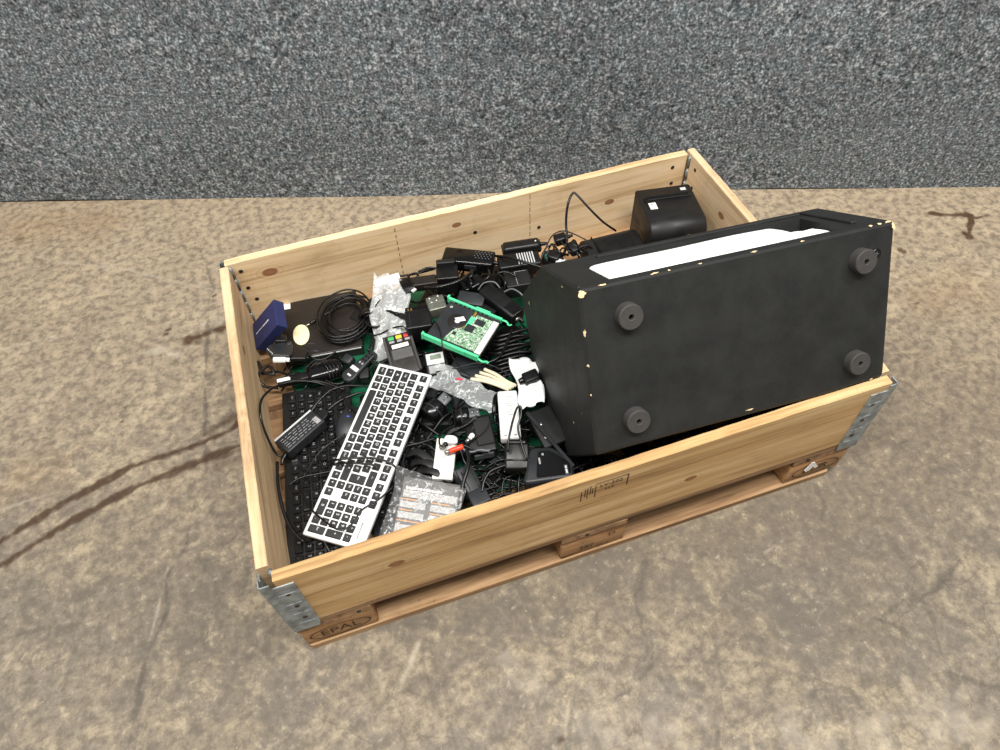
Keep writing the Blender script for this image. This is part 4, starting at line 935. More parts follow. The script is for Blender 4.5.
for i in range(nu+1):
    u = i/nu; xx = -L/2-0.006+(L+0.012)*u; prof = (math.sin(math.pi*min(max(u, 0.001), 0.999))**0.45); wv = 0.026*prof*(0.9+0.1*u); hz = 0.030*prof*(0.8+0.3*math.sin(u*2.6))
    for j in range(nv):
        a = 2*math.pi*j/nv; vs.append((xx, wv*math.copysign(abs(math.cos(a))**0.7, math.cos(a)), max(0, hz*0.5+hz*0.5*math.copysign(abs(math.sin(a))**0.7, math.sin(a)))))
for i in range(nu):
    for j in range(nv): fs.append((i*nv+j, i*nv+(j+1) % nv, (i+1)*nv+(j+1) % nv, (i+1)*nv+j))
fs += [tuple(range(nv))[::-1], tuple(nu*nv+j for j in range(nv))]
obj('shell', MB().add(vs, fs, True), 'charcoal', t)
obj('blue_mark', MB().box(-0.012, -0.002, -0.003, 0.003, 0.0275, 0.0312, 0.0005), 'blueprint', t)
obj('white_mark', MB().box(0.006, 0.012, -0.004, 0.003, 0.0285, 0.0318, 0.0008), 'legend', t)
obj('wheel', MB().lathe([(0.008, -0.003), (0.009, 0), (0.008, 0.003)], 14, Matrix.Translation((-L/2+0.018, 0, 0.022)) @ Matrix.Rotation(math.pi/2, 4, 'X')), 'black', t)
cable('mouse lead snaking down between the keyboards', [(345, 434, 0.205), (332, 442, 0.2), (318, 454, 0.198), (306, 474, 0.198), (302, 492, 0.2), (310, 508, 0.21), (326, 522, 0.222), (340, 530, 0.224), (352, 524, 0.226), (362, 510, 0.228), (378, 500, 0.226), (394, 486, 0.222)], 0.0020)
cable('black lead tied across the middle of the white keyboard', [(326, 462, 0.212), (336, 460, 0.236), (352, 458, 0.240), (372, 458, 0.240), (388, 462, 0.238), (397, 470, 0.228), (394, 482, 0.214)], 0.0024)
cable('doubled black lead beside the white keyboard band', [(330, 465, 0.21), (346, 463, 0.238), (366, 464, 0.242), (378, 466, 0.238)], 0.0022)
cable('black lead lying across the worn keyboard keys', [(288, 486, 0.196), (300, 478, 0.2), (322, 473, 0.202), (338, 470, 0.2)], 0.0024)
cable('thin black lead crossing the worn keyboard diagonally', [(316, 452, 0.196), (322, 466, 0.198), (330, 480, 0.197), (340, 488, 0.194)], 0.0022)
cable('thick black lead dropping along the inner end board', [(277, 462, 0.218), (278, 485, 0.216), (283, 510, 0.208), (292, 530, 0.200), (304, 542, 0.196)], 0.0034)
cable('black lead curling under the near end of the white keyboard', [(322, 536, 0.19), (326, 545, 0.188), (330, 552, 0.184)], 0.0026)

# ------------------------------------------------------------------ centre: drums, bags, white adapters
def drum(label, a, za, b, zb, r, h, roll, arm):
    mw, L = frame(a, za, b, zb, roll=roll, drop=r)
    t = thing('headset_earcup', label, 'earcup', mw)
    m = Matrix.Rotation(math.pi/2, 4, 'Y')
    obj('cup', MB().lathe([(0.0, -h/2), (r*0.82, -h/2), (r, -h/2+0.005), (r, h/2-0.004), (r*0.9, h/2), (r*0.55, h/2+0.004), (0, h/2+0.004)], 26, m), 'black_gloss', t)
    obj('ring', MB().lathe([(r*1.01, -0.002), (r*1.02, 0), (r*1.01, 0.002)], 26, m), 'charcoal', t)
    am = obj('arm', MB().box(h/2-0.004, h/2+arm, -0.012, 0.012, 0.002, 0.016, 0.004, 2), 'grey', t)
    for k in range(2): obj('screw', MB().lathe([(0.0032, 0), (0.0032, 0.0016), (0, 0.002)], 10, Matrix.Translation((h/2+0.008+k*0.011, 0, 0.0158))), 'metal', am)
drum('shiny black earcup with a grey arm close beside the white keyboard', (424, 420), 0.222, (446, 396), 0.226, 0.026, 0.040, 20, 0.026)
drum('shorter black earcup pointing at the white charger, below the crinkled bag', (448, 414), 0.222, (474, 410), 0.222, 0.022, 0.030, 0, 0.024)
film('crinkled_bag', 'crinkled clear bag lying between the white keyboard and the white charger', 'bag', [(438, 361), (496, 393), (491, 414), (430, 386)], [0.236, 0.250, 0.246, 0.228], 'film2', 0.005, 26, 14, 11, 0.004)
tag(obj('red_scrap', MB().prism([(-0.008, -0.002), (0.006, -0.003), (0.009, 0.002), (-0.004, 0.003)], 0, 0.0008), 'redprint', None, Matrix.Translation(at(459, 379, 0.243)) @ Matrix.Rotation(-0.6, 4, 'Z')), 'tiny red paper scrap on the crinkled clear bag', 'scrap')
for k in range(4):
    cable('pale beige cable strand beside the crinkled bag', [(471+k*4.5, 379-k*3.2, 0.246+0.003*(k % 2)), (484+k*4, 381-k*2.2, 0.252+0.003*(k % 2)), (497+k*3.2, 385-k*1.2, 0.254), (509+k*2.4, 390-k*1.4, 0.248)], 0.0040, 'beige', 'beige cable strands')
for k in range(11):
    y = 331+k*4.1; dz = 0.004*(k % 3)
    cable('thick black cable strand running from the hard drive under the speaker', [(480+k*2.2+(k % 2)*6, y+9-(k % 3)*3, 0.205+dz), (498, y+6, 0.222+dz), (516, y+1, 0.228+dz), (534, y-3+(k % 2)*3, 0.224+dz), (552, y-5, 0.215+dz)], 0.0042, group='thick cable strands beside the speaker')
cable('black cable curving round the lower corner of the hard drive', [(470, 350, 0.24), (486, 362, 0.245), (500, 356, 0.25), (507, 342, 0.25), (512, 330, 0.25)], 0.0032)
cable('thin black lead crossing below the hard drive', [(436, 372, 0.236), (456, 368, 0.244), (478, 363, 0.25), (498, 368, 0.25), (512, 378, 0.248)], 0.0016)
cable('thin black lead hanging from the green rail', [(450, 352, 0.25), (456, 362, 0.246), (464, 372, 0.245), (476, 380, 0.246)], 0.0014)
t, L = adapter('angled_charger', 'black wedge charger under the green rail of the hard drive', 'charger', (452, 362), 0.222, (486, 374), 0.222, 0.046, 0.03, 'charcoal', 0.006, cord=())
film('white_bag', 'torn milky white plastic bag tucked against the speaker', 'bag', [(509, 358), (538, 361), (545, 402), (522, 409)], [0.262, 0.268, 0.256, 0.25], 'whitefilm', 0.0035, 16, 16, 21, 0.006)
mw, L = frame((523, 378), 0.276, (538, 372), 0.280, drop=0.016)
t = thing('jack_plug', 'stubby black jack plug lying on the white bag', 'plug', mw)
obj('plug_body', MB().box(-L/2, L/2, -0.013, 0.013, 0, 0.016, 0.004, 2), 'black', t); obj('sleeve', MB().tube([Vector((-L/2+0.002, 0, 0.008)), Vector((-L/2-0.007, 0, 0.008)), Vector((-L/2-0.010, 0, 0.008))], [0.0075, 0.0065, 0.006], 8, 3), 'black_gloss', t)
mw, L = frame((507, 390), 0.258, (511, 438), 0.250, drop=0.024)
t = thing('white_charger', 'long white rounded charger with faint print beside the milky bag', 'charger', mw)
obj('case', MB().box(-L/2, L/2, -0.0205, 0.0205, 0, 0.024, 0.006, 3), 'white', t)
pr = MB()
for k in range(9): pr.box(-L/2+0.016+k*0.0052, -L/2+0.0175+k*0.0052, -0.006+(k % 3)*0.002, 0.008-(k % 2)*0.004, 0.0239, 0.0242)
tag(obj('rating_print', pr, 'greyprint', t), kind='stuff')
for s in (-1, 1): obj('foot_slot', MB().box(L/2-0.008, L/2-0.005, s*0.010-0.003, s*0.010+0.003, 0.0236, 0.0242), 'greyprint', t)
cable('thin black lead running down beside the white charger', [(494, 392, 0.25), (493, 405, 0.25), (490, 422, 0.247), (480, 434, 0.244), (470, 440, 0.24)], 0.0013)
# cable hank
for k in range(6):
    cable('thin black lead in the hank under the shorter earcup', [(441+k*1.5, 440-k*1.8, 0.226+0.002*k), (454+k*2, 431-k*1.2, 0.236), (468+k*1.6, 424-k*1.6, 0.24), (479-k*0.8, 417+k*1.4, 0.236), (474-k, 426+k, 0.23), (458-k*2, 436-k*0.3, 0.222)], 0.0020, group='hank of thin leads')
# charger with chamfered lid
t, L = adapter('chamfered_charger', 'flat black charger with a raised lid beside the white card box', 'charger', (476, 416), 0.236, (484, 452), 0.228, 0.056, 0.034, 'black', 0.004, cord=())
obj('lid', MB().box(-L/2+0.006, L/2-0.014, -0.010, 0.026, 0.0335, 0.0375, 0.0018), 'black_matt', t)
obj('socket_row', MB().box(L/2-0.004, L/2+0.003, -0.020, 0.020, 0.008, 0.028, 0.002), 'grey', t)
# white card box + rca leads
mw, L = frame((447, 437), 0.236, (442, 479), 0.222, drop=0.012)
t = thing('white_card_box', 'flat white card box with tiny red stamp beside the printed carton', 'box', mw)
obj('box', MB().box(-L/2+0.003, L/2, -0.020, 0.020, 0, 0.012, 0.0012), 'paper', t)
st = MB()
for k in range(8): a = k*0.785; st.box(L/2-0.013+0.003*math.cos(a)-0.0007, L/2-0.013+0.003*math.cos(a)+0.0007, 0.010+0.003*math.sin(a)-0.0007, 0.010+0.003*math.sin(a)+0.0007, 0.0119, 0.0122)
tag(obj('red_stamp', st, 'redprint', t), kind='stuff')
pr = MB()
for k in range(10): pr.box(-0.006+random.uniform(-0.012, 0.014), -0.004+random.uniform(-0.012, 0.014)+0.002, random.uniform(-0.01, 0.0), random.uniform(0.001, 0.012), 0.0119, 0.0121) if False else pr.box(-0.012+k*0.003, -0.0108+k*0.003, -0.006+(k*7 % 5)*0.003, -0.003+(k*7 % 5)*0.003, 0.0119, 0.0122)
tag(obj('faint_print', pr, 'greyprint', t), kind='stuff')
t = thing('white_dongle', 'rounded white plastic dongle lying on the top of the white card box', 'dongle', frame((443, 439), 0.246, (457, 439), 0.246, drop=0.010)[0])
obj('shell', MB().prism(rounded([(-0.014, -0.008), (0.015, -0.008), (0.015, 0.004), (0.006, 0.010), (-0.010, 0.010)], 0.005, 3), 0, 0.010, 0.003, 2, None, True), 'white', t)
def rca(label, a, za, b, zb, mat):
    mw, L = frame(a, za, b, zb, drop=0.005); t = thing('audio_plug', label, 'plug', mw)
    obj('grip', MB().tube([Vector((-L/2+0.006, 0, 0)), Vector((-L/2+0.012, 0, 0)), Vector((L/2-0.004, 0, 0)), Vector((L/2, 0, 0))], [0.0048, 0.0056, 0.0056, 0.0042], 10, 3), mat, t)
    obj('shell', MB().tube([Vector((-L/2-0.004, 0, 0)), Vector((0, 0, 0)) + Vector((-L/2+0.007, 0, 0))], 0.0042, 10, 1), 'metal', t)
rca('orange red audio plug lying across the white card box', (446, 451), 0.250, (463, 445), 0.252, 'red')
rca('small white audio plug beside the chamfered charger', (467, 440), 0.246, (473, 433), 0.250, 'white')
rca('black audio plug bent over the white dongle', (441, 446), 0.251, (447, 442), 0.252, 'black')
cable('black audio lead leaving the orange red plug towards the boxy plugs', [(463, 445, 0.25), (470, 448, 0.246), (478, 451, 0.24), (487, 452, 0.235)], 0.0022)
cable('grey twin audio lead from the plugs to the chamfered charger', [(463, 449, 0.246), (471, 452, 0.242), (480, 450, 0.24), (490, 451, 0.236)], 0.0026, 'grey')
cable('black lead hooked over the top of the white card box', [(446, 447, 0.25), (440, 445, 0.25), (440, 437, 0.25), (446, 430, 0.244), (456, 425, 0.238)], 0.0018)
cable('stout black lead hanging from the audio plugs to the printed carton', [(466, 448, 0.245), (469, 458, 0.246), (467, 470, 0.246), (463, 484, 0.24), (461, 498, 0.232), (459, 510, 0.22)], 0.0040)
# printed carton
mw, L = frame((434, 481), 0.232, (420, 548), 0.196, drop=0.03)
t = thing('printed_carton', 'dark carton full of grey fine print in clear wrap at the stamped board', 'box', mw)
Wc = 0.118
obj('carton', MB().box(-L/2, L/2, -Wc/2, Wc/2, 0, 0.030, 0.0015), 'carton', t)
obj('top_band', MB().box(-L/2+0.0005, -L/2+0.016, -Wc/2, Wc/2, 0.0299, 0.0304), 'cartonband', t)
hd = MB(); y = -Wc/2+0.008
for k in range(13): hd.box(-L/2+0.018, -L/2+0.0225, y, y+0.0042, 0.0299, 0.0305); y += 0.0056
tag(obj('headline_print', hd, 'legend', t), kind='stuff')
for (x0, x1, y0, y1) in ((0.024, 0.038, -0.054, 0.052), (0.046, 0.058, -0.056, -0.006), (0.046, 0.058, 0.004, 0.052), (0.066, 0.078, -0.056, -0.006), (0.066, 0.078, 0.004, 0.052), (0.09, 0.11, -0.056, 0.05)):
    yy0, yy1 = y0, y1
    obj('text_block', MB().box(-L/2+x0, -L/2+x1, yy0, yy1, 0.0299, 0.0304), 'fineprint', t)
for (x0, y0, y1) in ((0.041, -0.056, -0.025), (0.041, 0.004, 0.040), (0.0615, -0.056, -0.03), (0.0615, 0.004, 0.03), (0.082, -0.056, 0.0)): obj('orange_rule', MB().box(-L/2+x0, -L/2+x0+0.0022, y0, y1, 0.0299, 0.0304), 'orange', t)
film('shrink_wrap', 'torn clear wrap round the printed carton', 'wrap', [(399, 466), (466, 490), (455, 545), (378, 545)], [0.246, 0.246, 0.214, 0.206], 'wrap', 0.0025, 22, 18, 31)
# straps between keyboard and card box
for k in range(3):
    o = obj('webbing_strap', MB().tube(P((405+k*6, 455+k*8, 0.205), (418+k*5, 452+k*9, 0.222), (432+k*4, 462+k*6, 0.222), (446+k*3, 474+k*4, 0.205)), 0.0085, 8, 6, flat=0.22), 'black_matt')
    tag(o, 'flat black strap curling between the white keyboard and the white card box', 'strap', 'flat black straps')
cable('black cable hooping round the straps beside the white keyboard', [(404, 452, 0.215), (408, 446, 0.226), (420, 443, 0.228), (436, 438, 0.222)], 0.003)
cable('black lead looping down beside the printed carton', [(409, 448, 0.215), (404, 460, 0.22), (406, 472, 0.226), (412, 478, 0.224)], 0.0024)
# front right: plug adapters, dock, panel
t, L = adapter('twin_plug_adapter', 'stacked black plug adapter below the white charger', 'adapter', (517, 442), 0.256, (517, 470), 0.238, 0.050, 0.05, 'black', 0.006, cord=())
obj('ridge', MB().box(0.006, 0.010, -0.0255, 0.0255, 0.006, 0.0525, 0.001), 'black_gloss', t)
obj('rounded_nose', MB().box(-L/2-0.008, -L/2+0.006, -0.020, 0.020, 0.010, 0.044, 0.005, 2), 'black', t)
cable('black lead looping over the twin plug adapter like a hairpin', [(508, 452, 0.262), (509, 438, 0.275), (513, 420, 0.285), (517, 408, 0.292), (521, 407, 0.292), (521, 416, 0.285), (518, 428, 0.275), (522, 445, 0.265), (527, 460, 0.255)], 0.0022)
mw, L = frame((522, 470), 0.246, (574, 462), 0.252, roll=0, drop=0.040)
t = thing('charging_dock', 'dark grey charging dock with a black recessed face at the stamped board', 'dock', mw)
obj('shell', MB().prism(rounded([(-0.052, -0.022), (-0.046, -0.030), (0.045, -0.032), (0.050, 0.006), (0.014, 0.042), (-0.026, 0.046), (-0.036, 0.034), (-0.040, 0.006)], 0.008, 3), 0, 0.040, 0.006, 2, None, True), 'charcoal', t)
obj('recess', MB().prism(rounded([(-0.026, -0.022), (0.040, -0.024), (0.042, 0.002), (0.008, 0.034), (-0.014, 0.036)], 0.006, 3), 0.0395, 0.0412, 0.0008), 'black_gloss', t)
obj('logo_print', MB().box(-0.016, -0.0125, 0.006, 0.020, 0.0411, 0.0415).box(-0.008, -0.004, 0.024, 0.029, 0.0411, 0.0415), 'greyprint', t)
ss = obj('label_strip', MB().box(0.030, 0.036, -0.024, -0.004, 0.0411, 0.0418), 'grey', t)
obj('label_text', MB().box(0.0315, 0.0345, -0.022, -0.013, 0.0417, 0.0421).box(0.0315, 0.0345, -0.011, -0.006, 0.0417, 0.0421), 'legend', ss)
mw, L = frame((527, 412), 0.262, (574, 466), 0.252, drop=0.006)
tag(obj('trim_bar', MB().box(-L/2, L/2, -0.0035, 0.0035, 0, 0.006, 0.001), 'charcoal', None, mw), 'thin straight dark bar slanting behind the charging dock', 'bar')
mw, L = frame((540, 412), 0.252, (556, 442), 0.244, drop=0.014)
t = thing('screwed_panel', 'flat black panel with two screws between the speaker and the charging dock', 'panel', mw)
obj('panel', MB().box(-L/2-0.008, L/2+0.004, -0.026, 0.026, 0, 0.014, 0.003, 2), 'black_matt', t)
for (x, y) in ((-0.010, -0.010), (0.020, -0.014)): obj('screw', MB().lathe([(0.004, 0.0138), (0.004, 0.016), (0.002, 0.017), (0, 0.017)], 12, Matrix.Translation((x, y, 0))), 'metal', t)
t, L = adapter('slim_psu', 'narrow black power supply leaning beside the white card box', 'adapter', (463, 466), 0.236, (478, 494), 0.216, 0.036, 0.03, 'charcoal', 0.004, cord=(), roll=-14)
for s in (-1, 1): obj('side_slot', MB().box(-L/2+0.01, L/2-0.012, s*0.010-0.001, s*0.010+0.001, 0.0296, 0.0302), 'black_gloss', t)
t, L = adapter('cube_plug', 'square grey black plug block at the stamped board beside the loose wires', 'plug', (470, 500), 0.224, (488, 492), 0.224, 0.034, 0.03, 'charcoal', 0.003, cord=(1,))
cable('thick lead curving up from the square plug block', [(482, 492, 0.222), (484, 482, 0.228), (490, 472, 0.236), (500, 467, 0.24), (510, 464, 0.238)], 0.0032)
rr = random.Random(77)
for k in range(14):
    x, y = 478+rr.uniform(0, 34), 458+rr.uniform(0, 30)
    cable('loose thin black wire tangled below the twin plug adapter', [(x, y, 0.19), (x+rr.uniform(-12, 12), y+rr.uniform(4, 12), 0.208), (x+rr.uniform(-14, 14), y+rr.uniform(10, 22), 0.212), (x+rr.uniform(-12, 14), y+rr.uniform(16, 30), 0.2)], 0.0016, group='tangle of thin wires at the stamped board')

# ------------------------------------------------------------------ back middle: chargers heaped against the wall-side board
t, L = adapter('vented_charger', 'black charger with rows of vent dots on top of the heap by the wall-side board', 'charger', (443, 253), 0.262, (494, 258), 0.262, 0.050, 0.032, 'black_gloss', 0.006, cord=(1,))
for r_ in range(4):
    for k in range(6 - (r_ % 2)): obj('vent_dot', MB().lathe([(0.0016, 0.0318), (0.0016, 0.0325), (0, 0.0326)], 6, Matrix.Translation((L/2-0.048+k*0.008+0.004*(r_ % 2), 0.016-r_*0.007, 0))), 'grey', t)
obj('latch', MB().box(-0.006, 0.024, -0.0268, -0.0245, 0.012, 0.024, 0.001), 'charcoal', t)
t, L = adapter('ribbed_charger', 'black charger with bright cooling ribs under the wedge charger', 'charger', (498, 262), 0.256, (540, 256), 0.256, 0.046, 0.028, 'black', 0.005, cord=())
for k in range(7): obj('rib', MB().box(-0.004+k*0.0062, -0.001+k*0.0062, -0.019, 0.019, 0.0278, 0.0300, 0.0006), 'silver', t)
t, L = adapter('wedge_charger', 'smooth black wedge charger lying behind the ribbed charger', 'charger', (501, 246), 0.258, (541, 240), 0.262, 0.036, 0.026, 'black', 0.007, cord=(1,), taper=(0.9, 0.8))
obj('led', MB().lathe([(0.0022, 0.0258), (0.0022, 0.0268), (0, 0.027)], 8, Matrix.Translation((L/2-0.014, 0, 0))), 'legend', t)
cable('stout lead from the vented charger sloping over the ribbed charger', [(496, 256, 0.252), (508, 257, 0.268), (524, 262, 0.272), (544, 268, 0.268)], 0.0032)
t, L = adapter('square_wall_charger', 'upright square black wall charger against the wall-side board', 'charger', (436, 272), 0.256, (458, 270), 0.256, 0.050, 0.06, 'black', 0.004, cord=())
obj('collar_top', MB().box(-L/2+0.002, L/2-0.006, 0.016, 0.030, 0.056, 0.072, 0.003, 2), 'black_matt', t)
cable('thick black cable sagging past the square wall charger', [(424, 288, 0.255), (438, 287, 0.266), (454, 283, 0.272), (466, 277, 0.27), (474, 270, 0.262)], 0.0042)
t, L = adapter('long_charger', 'long black charger angled down beside the speaker and hard drive', 'charger', (484, 286), 0.262, (519, 313), 0.256, 0.040, 0.034, 'black', 0.006, cord=(1,))
obj('end_panel', MB().box(L/2-0.036, L/2-0.004, -0.013, 0.013, 0.0336, 0.0352, 0.0008), 'black_gloss', t)
obj('silver_tip', MB().lathe([(0.006, 0), (0.006, 0.005), (0.003, 0.007)], 10, Matrix.Translation((L/2-0.002, -0.006, 0.018)) @ Matrix.Rotation(math.pi/2, 4, 'Y')), 'metal', t)
t, L = adapter('bordered_charger', 'boxy black charger with a pale outline next to the speaker end', 'charger', (505, 280), 0.258, (530, 276), 0.258, 0.050, 0.04, 'black_matt', 0.003, cord=())
obj('outline', MB().box(-0.004, -0.003, -0.022, 0.022, 0.0398, 0.0404).box(-0.004, 0.024, 0.021, 0.022, 0.0398, 0.0404), 'greyprint', t)
t, L = adapter('green_tinted_charger', 'smoky black plug shell in the gap below the vented charger', 'plug', (462, 286), 0.244, (482, 276), 0.246, 0.040, 0.03, 'black_gloss', 0.006, cord=())
t, L = adapter('flat_connector', 'flat wide black connector above the green rail', 'connector', (458, 296), 0.252, (484, 300), 0.252, 0.034, 0.016, 'charcoal', 0.003, cord=(), roll=12)
t, L = adapter('curved_bracket_plug', 'rounded black plug behind the green rail of the hard drive', 'plug', (480, 306), 0.25, (494, 314), 0.246, 0.030, 0.024, 'black', 0.006, cord=())
for k, (a, b) in enumerate((((462, 274), (470, 290)), ((470, 268), (464, 282)), ((488, 268), (480, 284)), ((496, 272), (504, 290)))):
    cable('short black lead poking out between the heaped chargers', [(a[0], a[1], 0.25), ((a[0]+b[0])/2+5, (a[1]+b[1])/2, 0.268), (b[0], b[1], 0.252)], 0.0036, group='short leads between the heaped chargers')
cable('pale edged lead bowed over the long charger', [(478, 290, 0.255), (484, 283, 0.268), (494, 282, 0.27), (500, 288, 0.262)], 0.0018, 'grey')
cable('black lead circling the boxy charger beside the speaker', [(496, 282, 0.25), (498, 274, 0.268), (506, 272, 0.272), (516, 276, 0.27)], 0.0030)
cable('black lead folded past the boxy charger', [(504, 292, 0.256), (512, 289, 0.266), (520, 293, 0.266), (526, 300, 0.258)], 0.0022, 'grey')

# tall loop and plugs behind the speaker
cable('black lead standing up in a tall loop against the wall-side board', [(564, 256, 0.24), (567, 240, 0.27), (566, 222, 0.30), (568, 204, 0.335), (573, 193, 0.35), (578, 196, 0.345), (588, 207, 0.325), (602, 221, 0.295), (616, 231, 0.268)], 0.0030)
cable('second black lead bowed beside the tall loop', [(546, 247, 0.25), (552, 236, 0.262), (562, 231, 0.265), (574, 234, 0.264), (586, 240, 0.255)], 0.0018)
for k, (a, za, b, zb) in enumerate((((554, 238), 0.262, (566, 234), 0.266), ((570, 241), 0.262, (578, 250), 0.258), ((548, 252), 0.258, (560, 256), 0.258))):
    adapter('moulded_plug', 'black moulded mains plug among the leads by the tall loop', 'plug', a, za, b, zb, 0.026, 0.022, 'black', 0.006, cord=(1,), seam=False, group='moulded plugs by the tall loop')
for k in range(7):
    x = 540+k*5.5
    cable('short black lead piled behind the speaker', [(x, 262-k*1.2, 0.235), (x+6, 248-(k % 3)*4, 0.256), (x+14, 246+(k % 2)*6, 0.258), (x+22, 256-k, 0.24)], 0.0024, group='leads piled behind the speaker')
adapter('green_plug', 'teal tinted connector beside the ribbed charger', 'connector', (545, 256), 0.252, (556, 254), 0.252, 0.016, 0.012, plain('teal_plastic', (40, 92, 84), 0.3), 0.003, cord=(), seam=False)
adapter('silver_plug', 'small silver connector behind the speaker corner', 'connector', (556, 259), 0.252, (566, 261), 0.25, 0.014, 0.010, 'silver', 0.003, cord=(), seam=False)

# ------------------------------------------------------------------ printers in the back right corner
def profile_body(name, prof, w0, w1, mat, parent, smooth=False):
    """extrude a (y, z) profile along local x"""
    n = len(prof); vs = [(x, p[0], p[1]) for x in (w0, w0+0.003, w1-0.003, w1) for p in prof]; c = Vector((sum(p[0] for p in prof)/n, sum(p[1] for p in prof)/n))
    for q in (0, 3):
        for i, p in enumerate(prof):
            d = (c-Vector(p)); d = d.normalized()*0.003; vs[q*n+i] = (vs[q*n+i][0], p[0]+d.x, p[1]+d.y)
    fs = [(q*n+i, q*n+(i+1) % n, (q+1)*n+(i+1) % n, (q+1)*n+i) for q in range(3) for i in range(n)]+[tuple(range(n)), tuple(3*n+i for i in range(n))[::-1]]
    me = mesh(name, MB().add(vs, fs), mat); bm = bmesh.new(); bm.from_mesh(me); bmesh.ops.recalc_face_normals(bm, faces=bm.faces[:])
    for f in bm.faces: f.smooth = smooth and len(f.verts) == 4
    bm.to_mesh(me); bm.free(); return obj(name, me, None, parent)
A, B = at(635, 191, 0.300), at(689, 184, 0.300); x = (B-A).normalized(); y = Vector((-x.y, x.x, 0)); L = (B-A).length
mwp = Matrix(((x.x, y.x, 0, A.x), (x.y, y.y, 0, A.y), (0, 0, 1, 0.152), (0, 0, 0, 1)))
t = thing('receipt_printer', 'black receipt printer with rounded front in the wall-side crate corner', 'printer', mwp)
Hh = 0.148; Dp = 0.152
prof = [(0, 0), (0, Hh)]+[(-Dp+0.034-0.034*math.sin(a), Hh-0.034+0.034*math.cos(a)) for a in [k*math.pi/2/8 for k in range(9)]]+[(-Dp, 0)]
bd = profile_body('body', prof, 0, L, 'black_matt', t, True)
obj('lid_seam', MB().box(-0.0006, L+0.0006, -Dp-0.0008, -0.002, 0.082, 0.0835), 'black_gloss', bd)
obj('paper_slot', MB().box(0.020, L-0.014, -0.040, -0.030, Hh-0.0006, Hh+0.0012, 0.0004), 'black_gloss', t)
obj('tear_bar', MB().box(0.016, L-0.010, -0.045, -0.041, Hh-0.0006, Hh+0.0030, 0.0008), 'black', t)
obj('lever', MB().box(0.010, 0.020, -0.052, -0.036, Hh-0.0006, Hh+0.004, 0.001), 'black_gloss', t)
stk = obj('sticker', MB().box(0.018, 0.036, -0.078, -0.054, Hh-0.0002, Hh+0.0005), 'paper', t)
obj('sticker_print', MB().box(0.022, 0.029, -0.064, -0.058, Hh+0.0004, Hh+0.0008), 'greyprint', stk)
obj('round_badge', MB().box(L-0.028, L-0.014, -0.020, -0.010, Hh-0.0002, Hh+0.0006, 0.0003), 'silver', t)
A, B = at(584, 245, 0.252), at(638, 232, 0.252); x = (B-A).normalized(); y = Vector((-x.y, x.x, 0)); L = (B-A).length
mwp = Matrix(((x.x, y.x, 0, A.x), (x.y, y.y, 0, A.y), (0, 0, 1, 0.152), (0, 0, 0, 1))) @ Matrix.Translation((0, 0.035, 0))
t = thing('label_printer', 'low black printer with a rounded lid half hidden behind the speaker', 'printer', mwp)
Hh = 0.098; prof = [(0, 0), (0.0, Hh-0.03)]+[(-0.030+0.030*math.cos(a), Hh-0.03+0.03*math.sin(a)) for a in [k*math.pi/2/6 for k in range(1, 7)]]+[(-0.07, Hh-0.004)]+[(-0.085-0.03*math.sin(a), Hh-0.034+0.03*math.cos(a)) for a in [k*math.pi/2/6 for k in range(7)]]+[(-0.115, 0)]
bd = profile_body('body', prof, 0, L, 'black_matt', t, True)
obj('lid', MB().box(0.030, L-0.022, -0.086, -0.026, Hh-0.003, Hh+0.0010, 0.001), 'black', t)
obj('lid_ridge', MB().box(0.026, 0.029, -0.095, -0.012, Hh-0.010, Hh+0.002, 0.0008).box(0.03, L-0.02, -0.090, -0.088, Hh-0.008, Hh+0.0008), 'black_gloss', t)

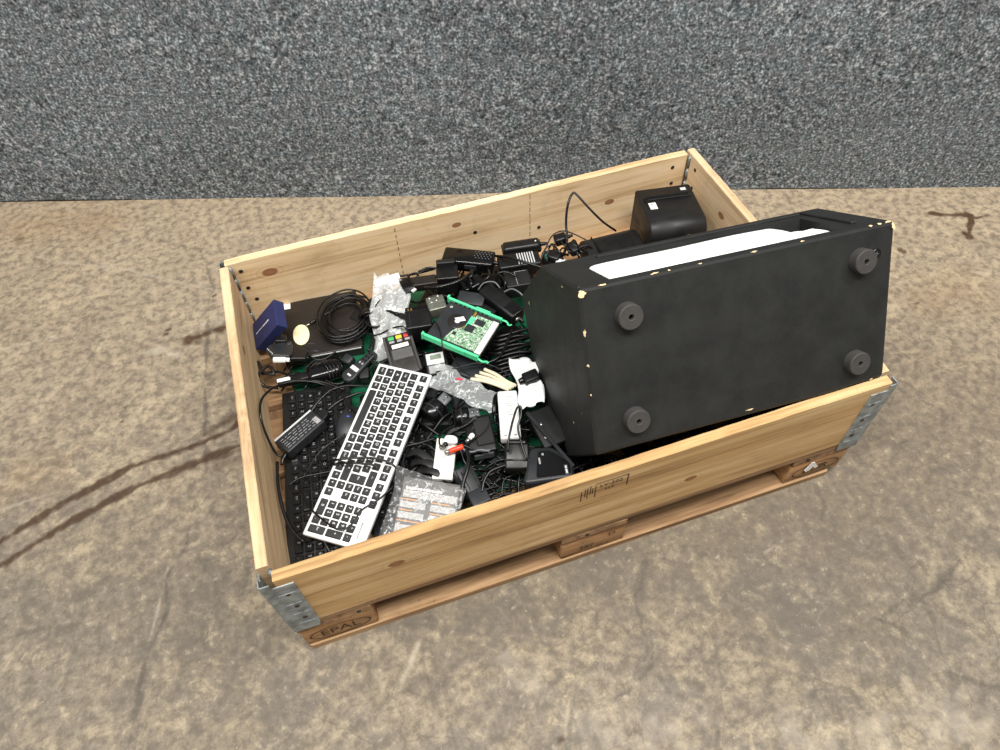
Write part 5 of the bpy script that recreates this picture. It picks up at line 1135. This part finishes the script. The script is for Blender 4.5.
# ------------------------------------------------------------------ lower layer of adapters and leads filling the crate
rr = random.Random(123)
spots = [(x, y) for x in np.arange(0.36, 0.60, 0.075) for y in np.arange(0.075, 0.72, 0.085)]+[(x, y) for x in np.arange(0.62, 0.80, 0.085) for y in (0.62, 0.70)]+[(x, y) for x in np.arange(0.64, 1.14, 0.085) for y in (0.065, 0.13)]+[(0.30, 0.50), (0.31, 0.58), (0.30, 0.66), (0.34, 0.71)]  # rows beneath the speaker are added to keep its gap dark
for (x, y) in spots:
    x += rr.uniform(-0.012, 0.012); y += rr.uniform(-0.012, 0.012); a = rr.uniform(0, math.pi); Lx = rr.uniform(0.055, 0.085); w_ = rr.uniform(0.032, 0.045); h = rr.uniform(0.028, 0.038)
    mw = Matrix.Translation((x, y, ZD+0.008)) @ Matrix.Rotation(a, 4, 'Z') @ Matrix.Rotation(rr.uniform(-0.2, 0.2), 4, 'X')
    t = thing('buried_adapter', 'plain black power adapter buried low in the heap of scrap', 'adapter', mw, 'adapters buried low in the heap')
    obj('case', rbox(Lx, w_, h, 0.004, 1), rr.choice(['black', 'black_matt', 'black', 'charcoal']), t)
    obj('cord_collar', MB().tube([Vector((Lx/2-0.003, 0, h/2)), Vector((Lx/2+0.008, 0, h/2)), Vector((Lx/2+0.014, 0, h/2))], [0.005, 0.004, 0.003], 6, 2), 'cable', t)
for k in range(84):
    x, y = rr.uniform(0.30, 0.60), rr.uniform(0.06, 0.72); a = rr.uniform(0, 6.28); pts = []
    for q in range(6):
        pts.append((min(max(x, 0.27), 0.63), min(max(y, 0.035), 0.755), rr.uniform(0.186, 0.206))); a += rr.uniform(-1.1, 1.1); x += 0.042*math.cos(a); y += 0.042*math.sin(a)
    cable('loose black lead tangled low in the heap of scrap', pts, rr.choice([0.0018, 0.0024, 0.003]), group='loose leads tangled low in the heap', world=True, sub=5)
for k in range(26):  # black leads added so the gap below the speaker reads dark
    x, y = rr.uniform(0.62, 1.12), rr.uniform(0.04, 0.16)
    cable('added black lead darkening the gap under the speaker cabinet', [(x-0.05, y, 0.192), (x-0.01, min(y+rr.uniform(-0.03, 0.03), 0.17), 0.2), (x+0.03, max(0.034, y+rr.uniform(-0.03, 0.03)), 0.2), (x+0.05, y, 0.192)], 0.0026, group='added leads darkening the gap under the speaker', world=True, sub=5)
for k in range(6):
    x = 0.05+rr.uniform(0, 0.05); y = 0.50+k*0.028
    cable('loose black lead at the end board beside the keyboards', [(x, y, 0.165), (x+0.04, y+0.03, 0.178), (x+0.09, y-0.01, 0.18), (x+0.15, y+0.02, 0.176)], 0.0026, group='loose leads by the end board', world=True, sub=5)
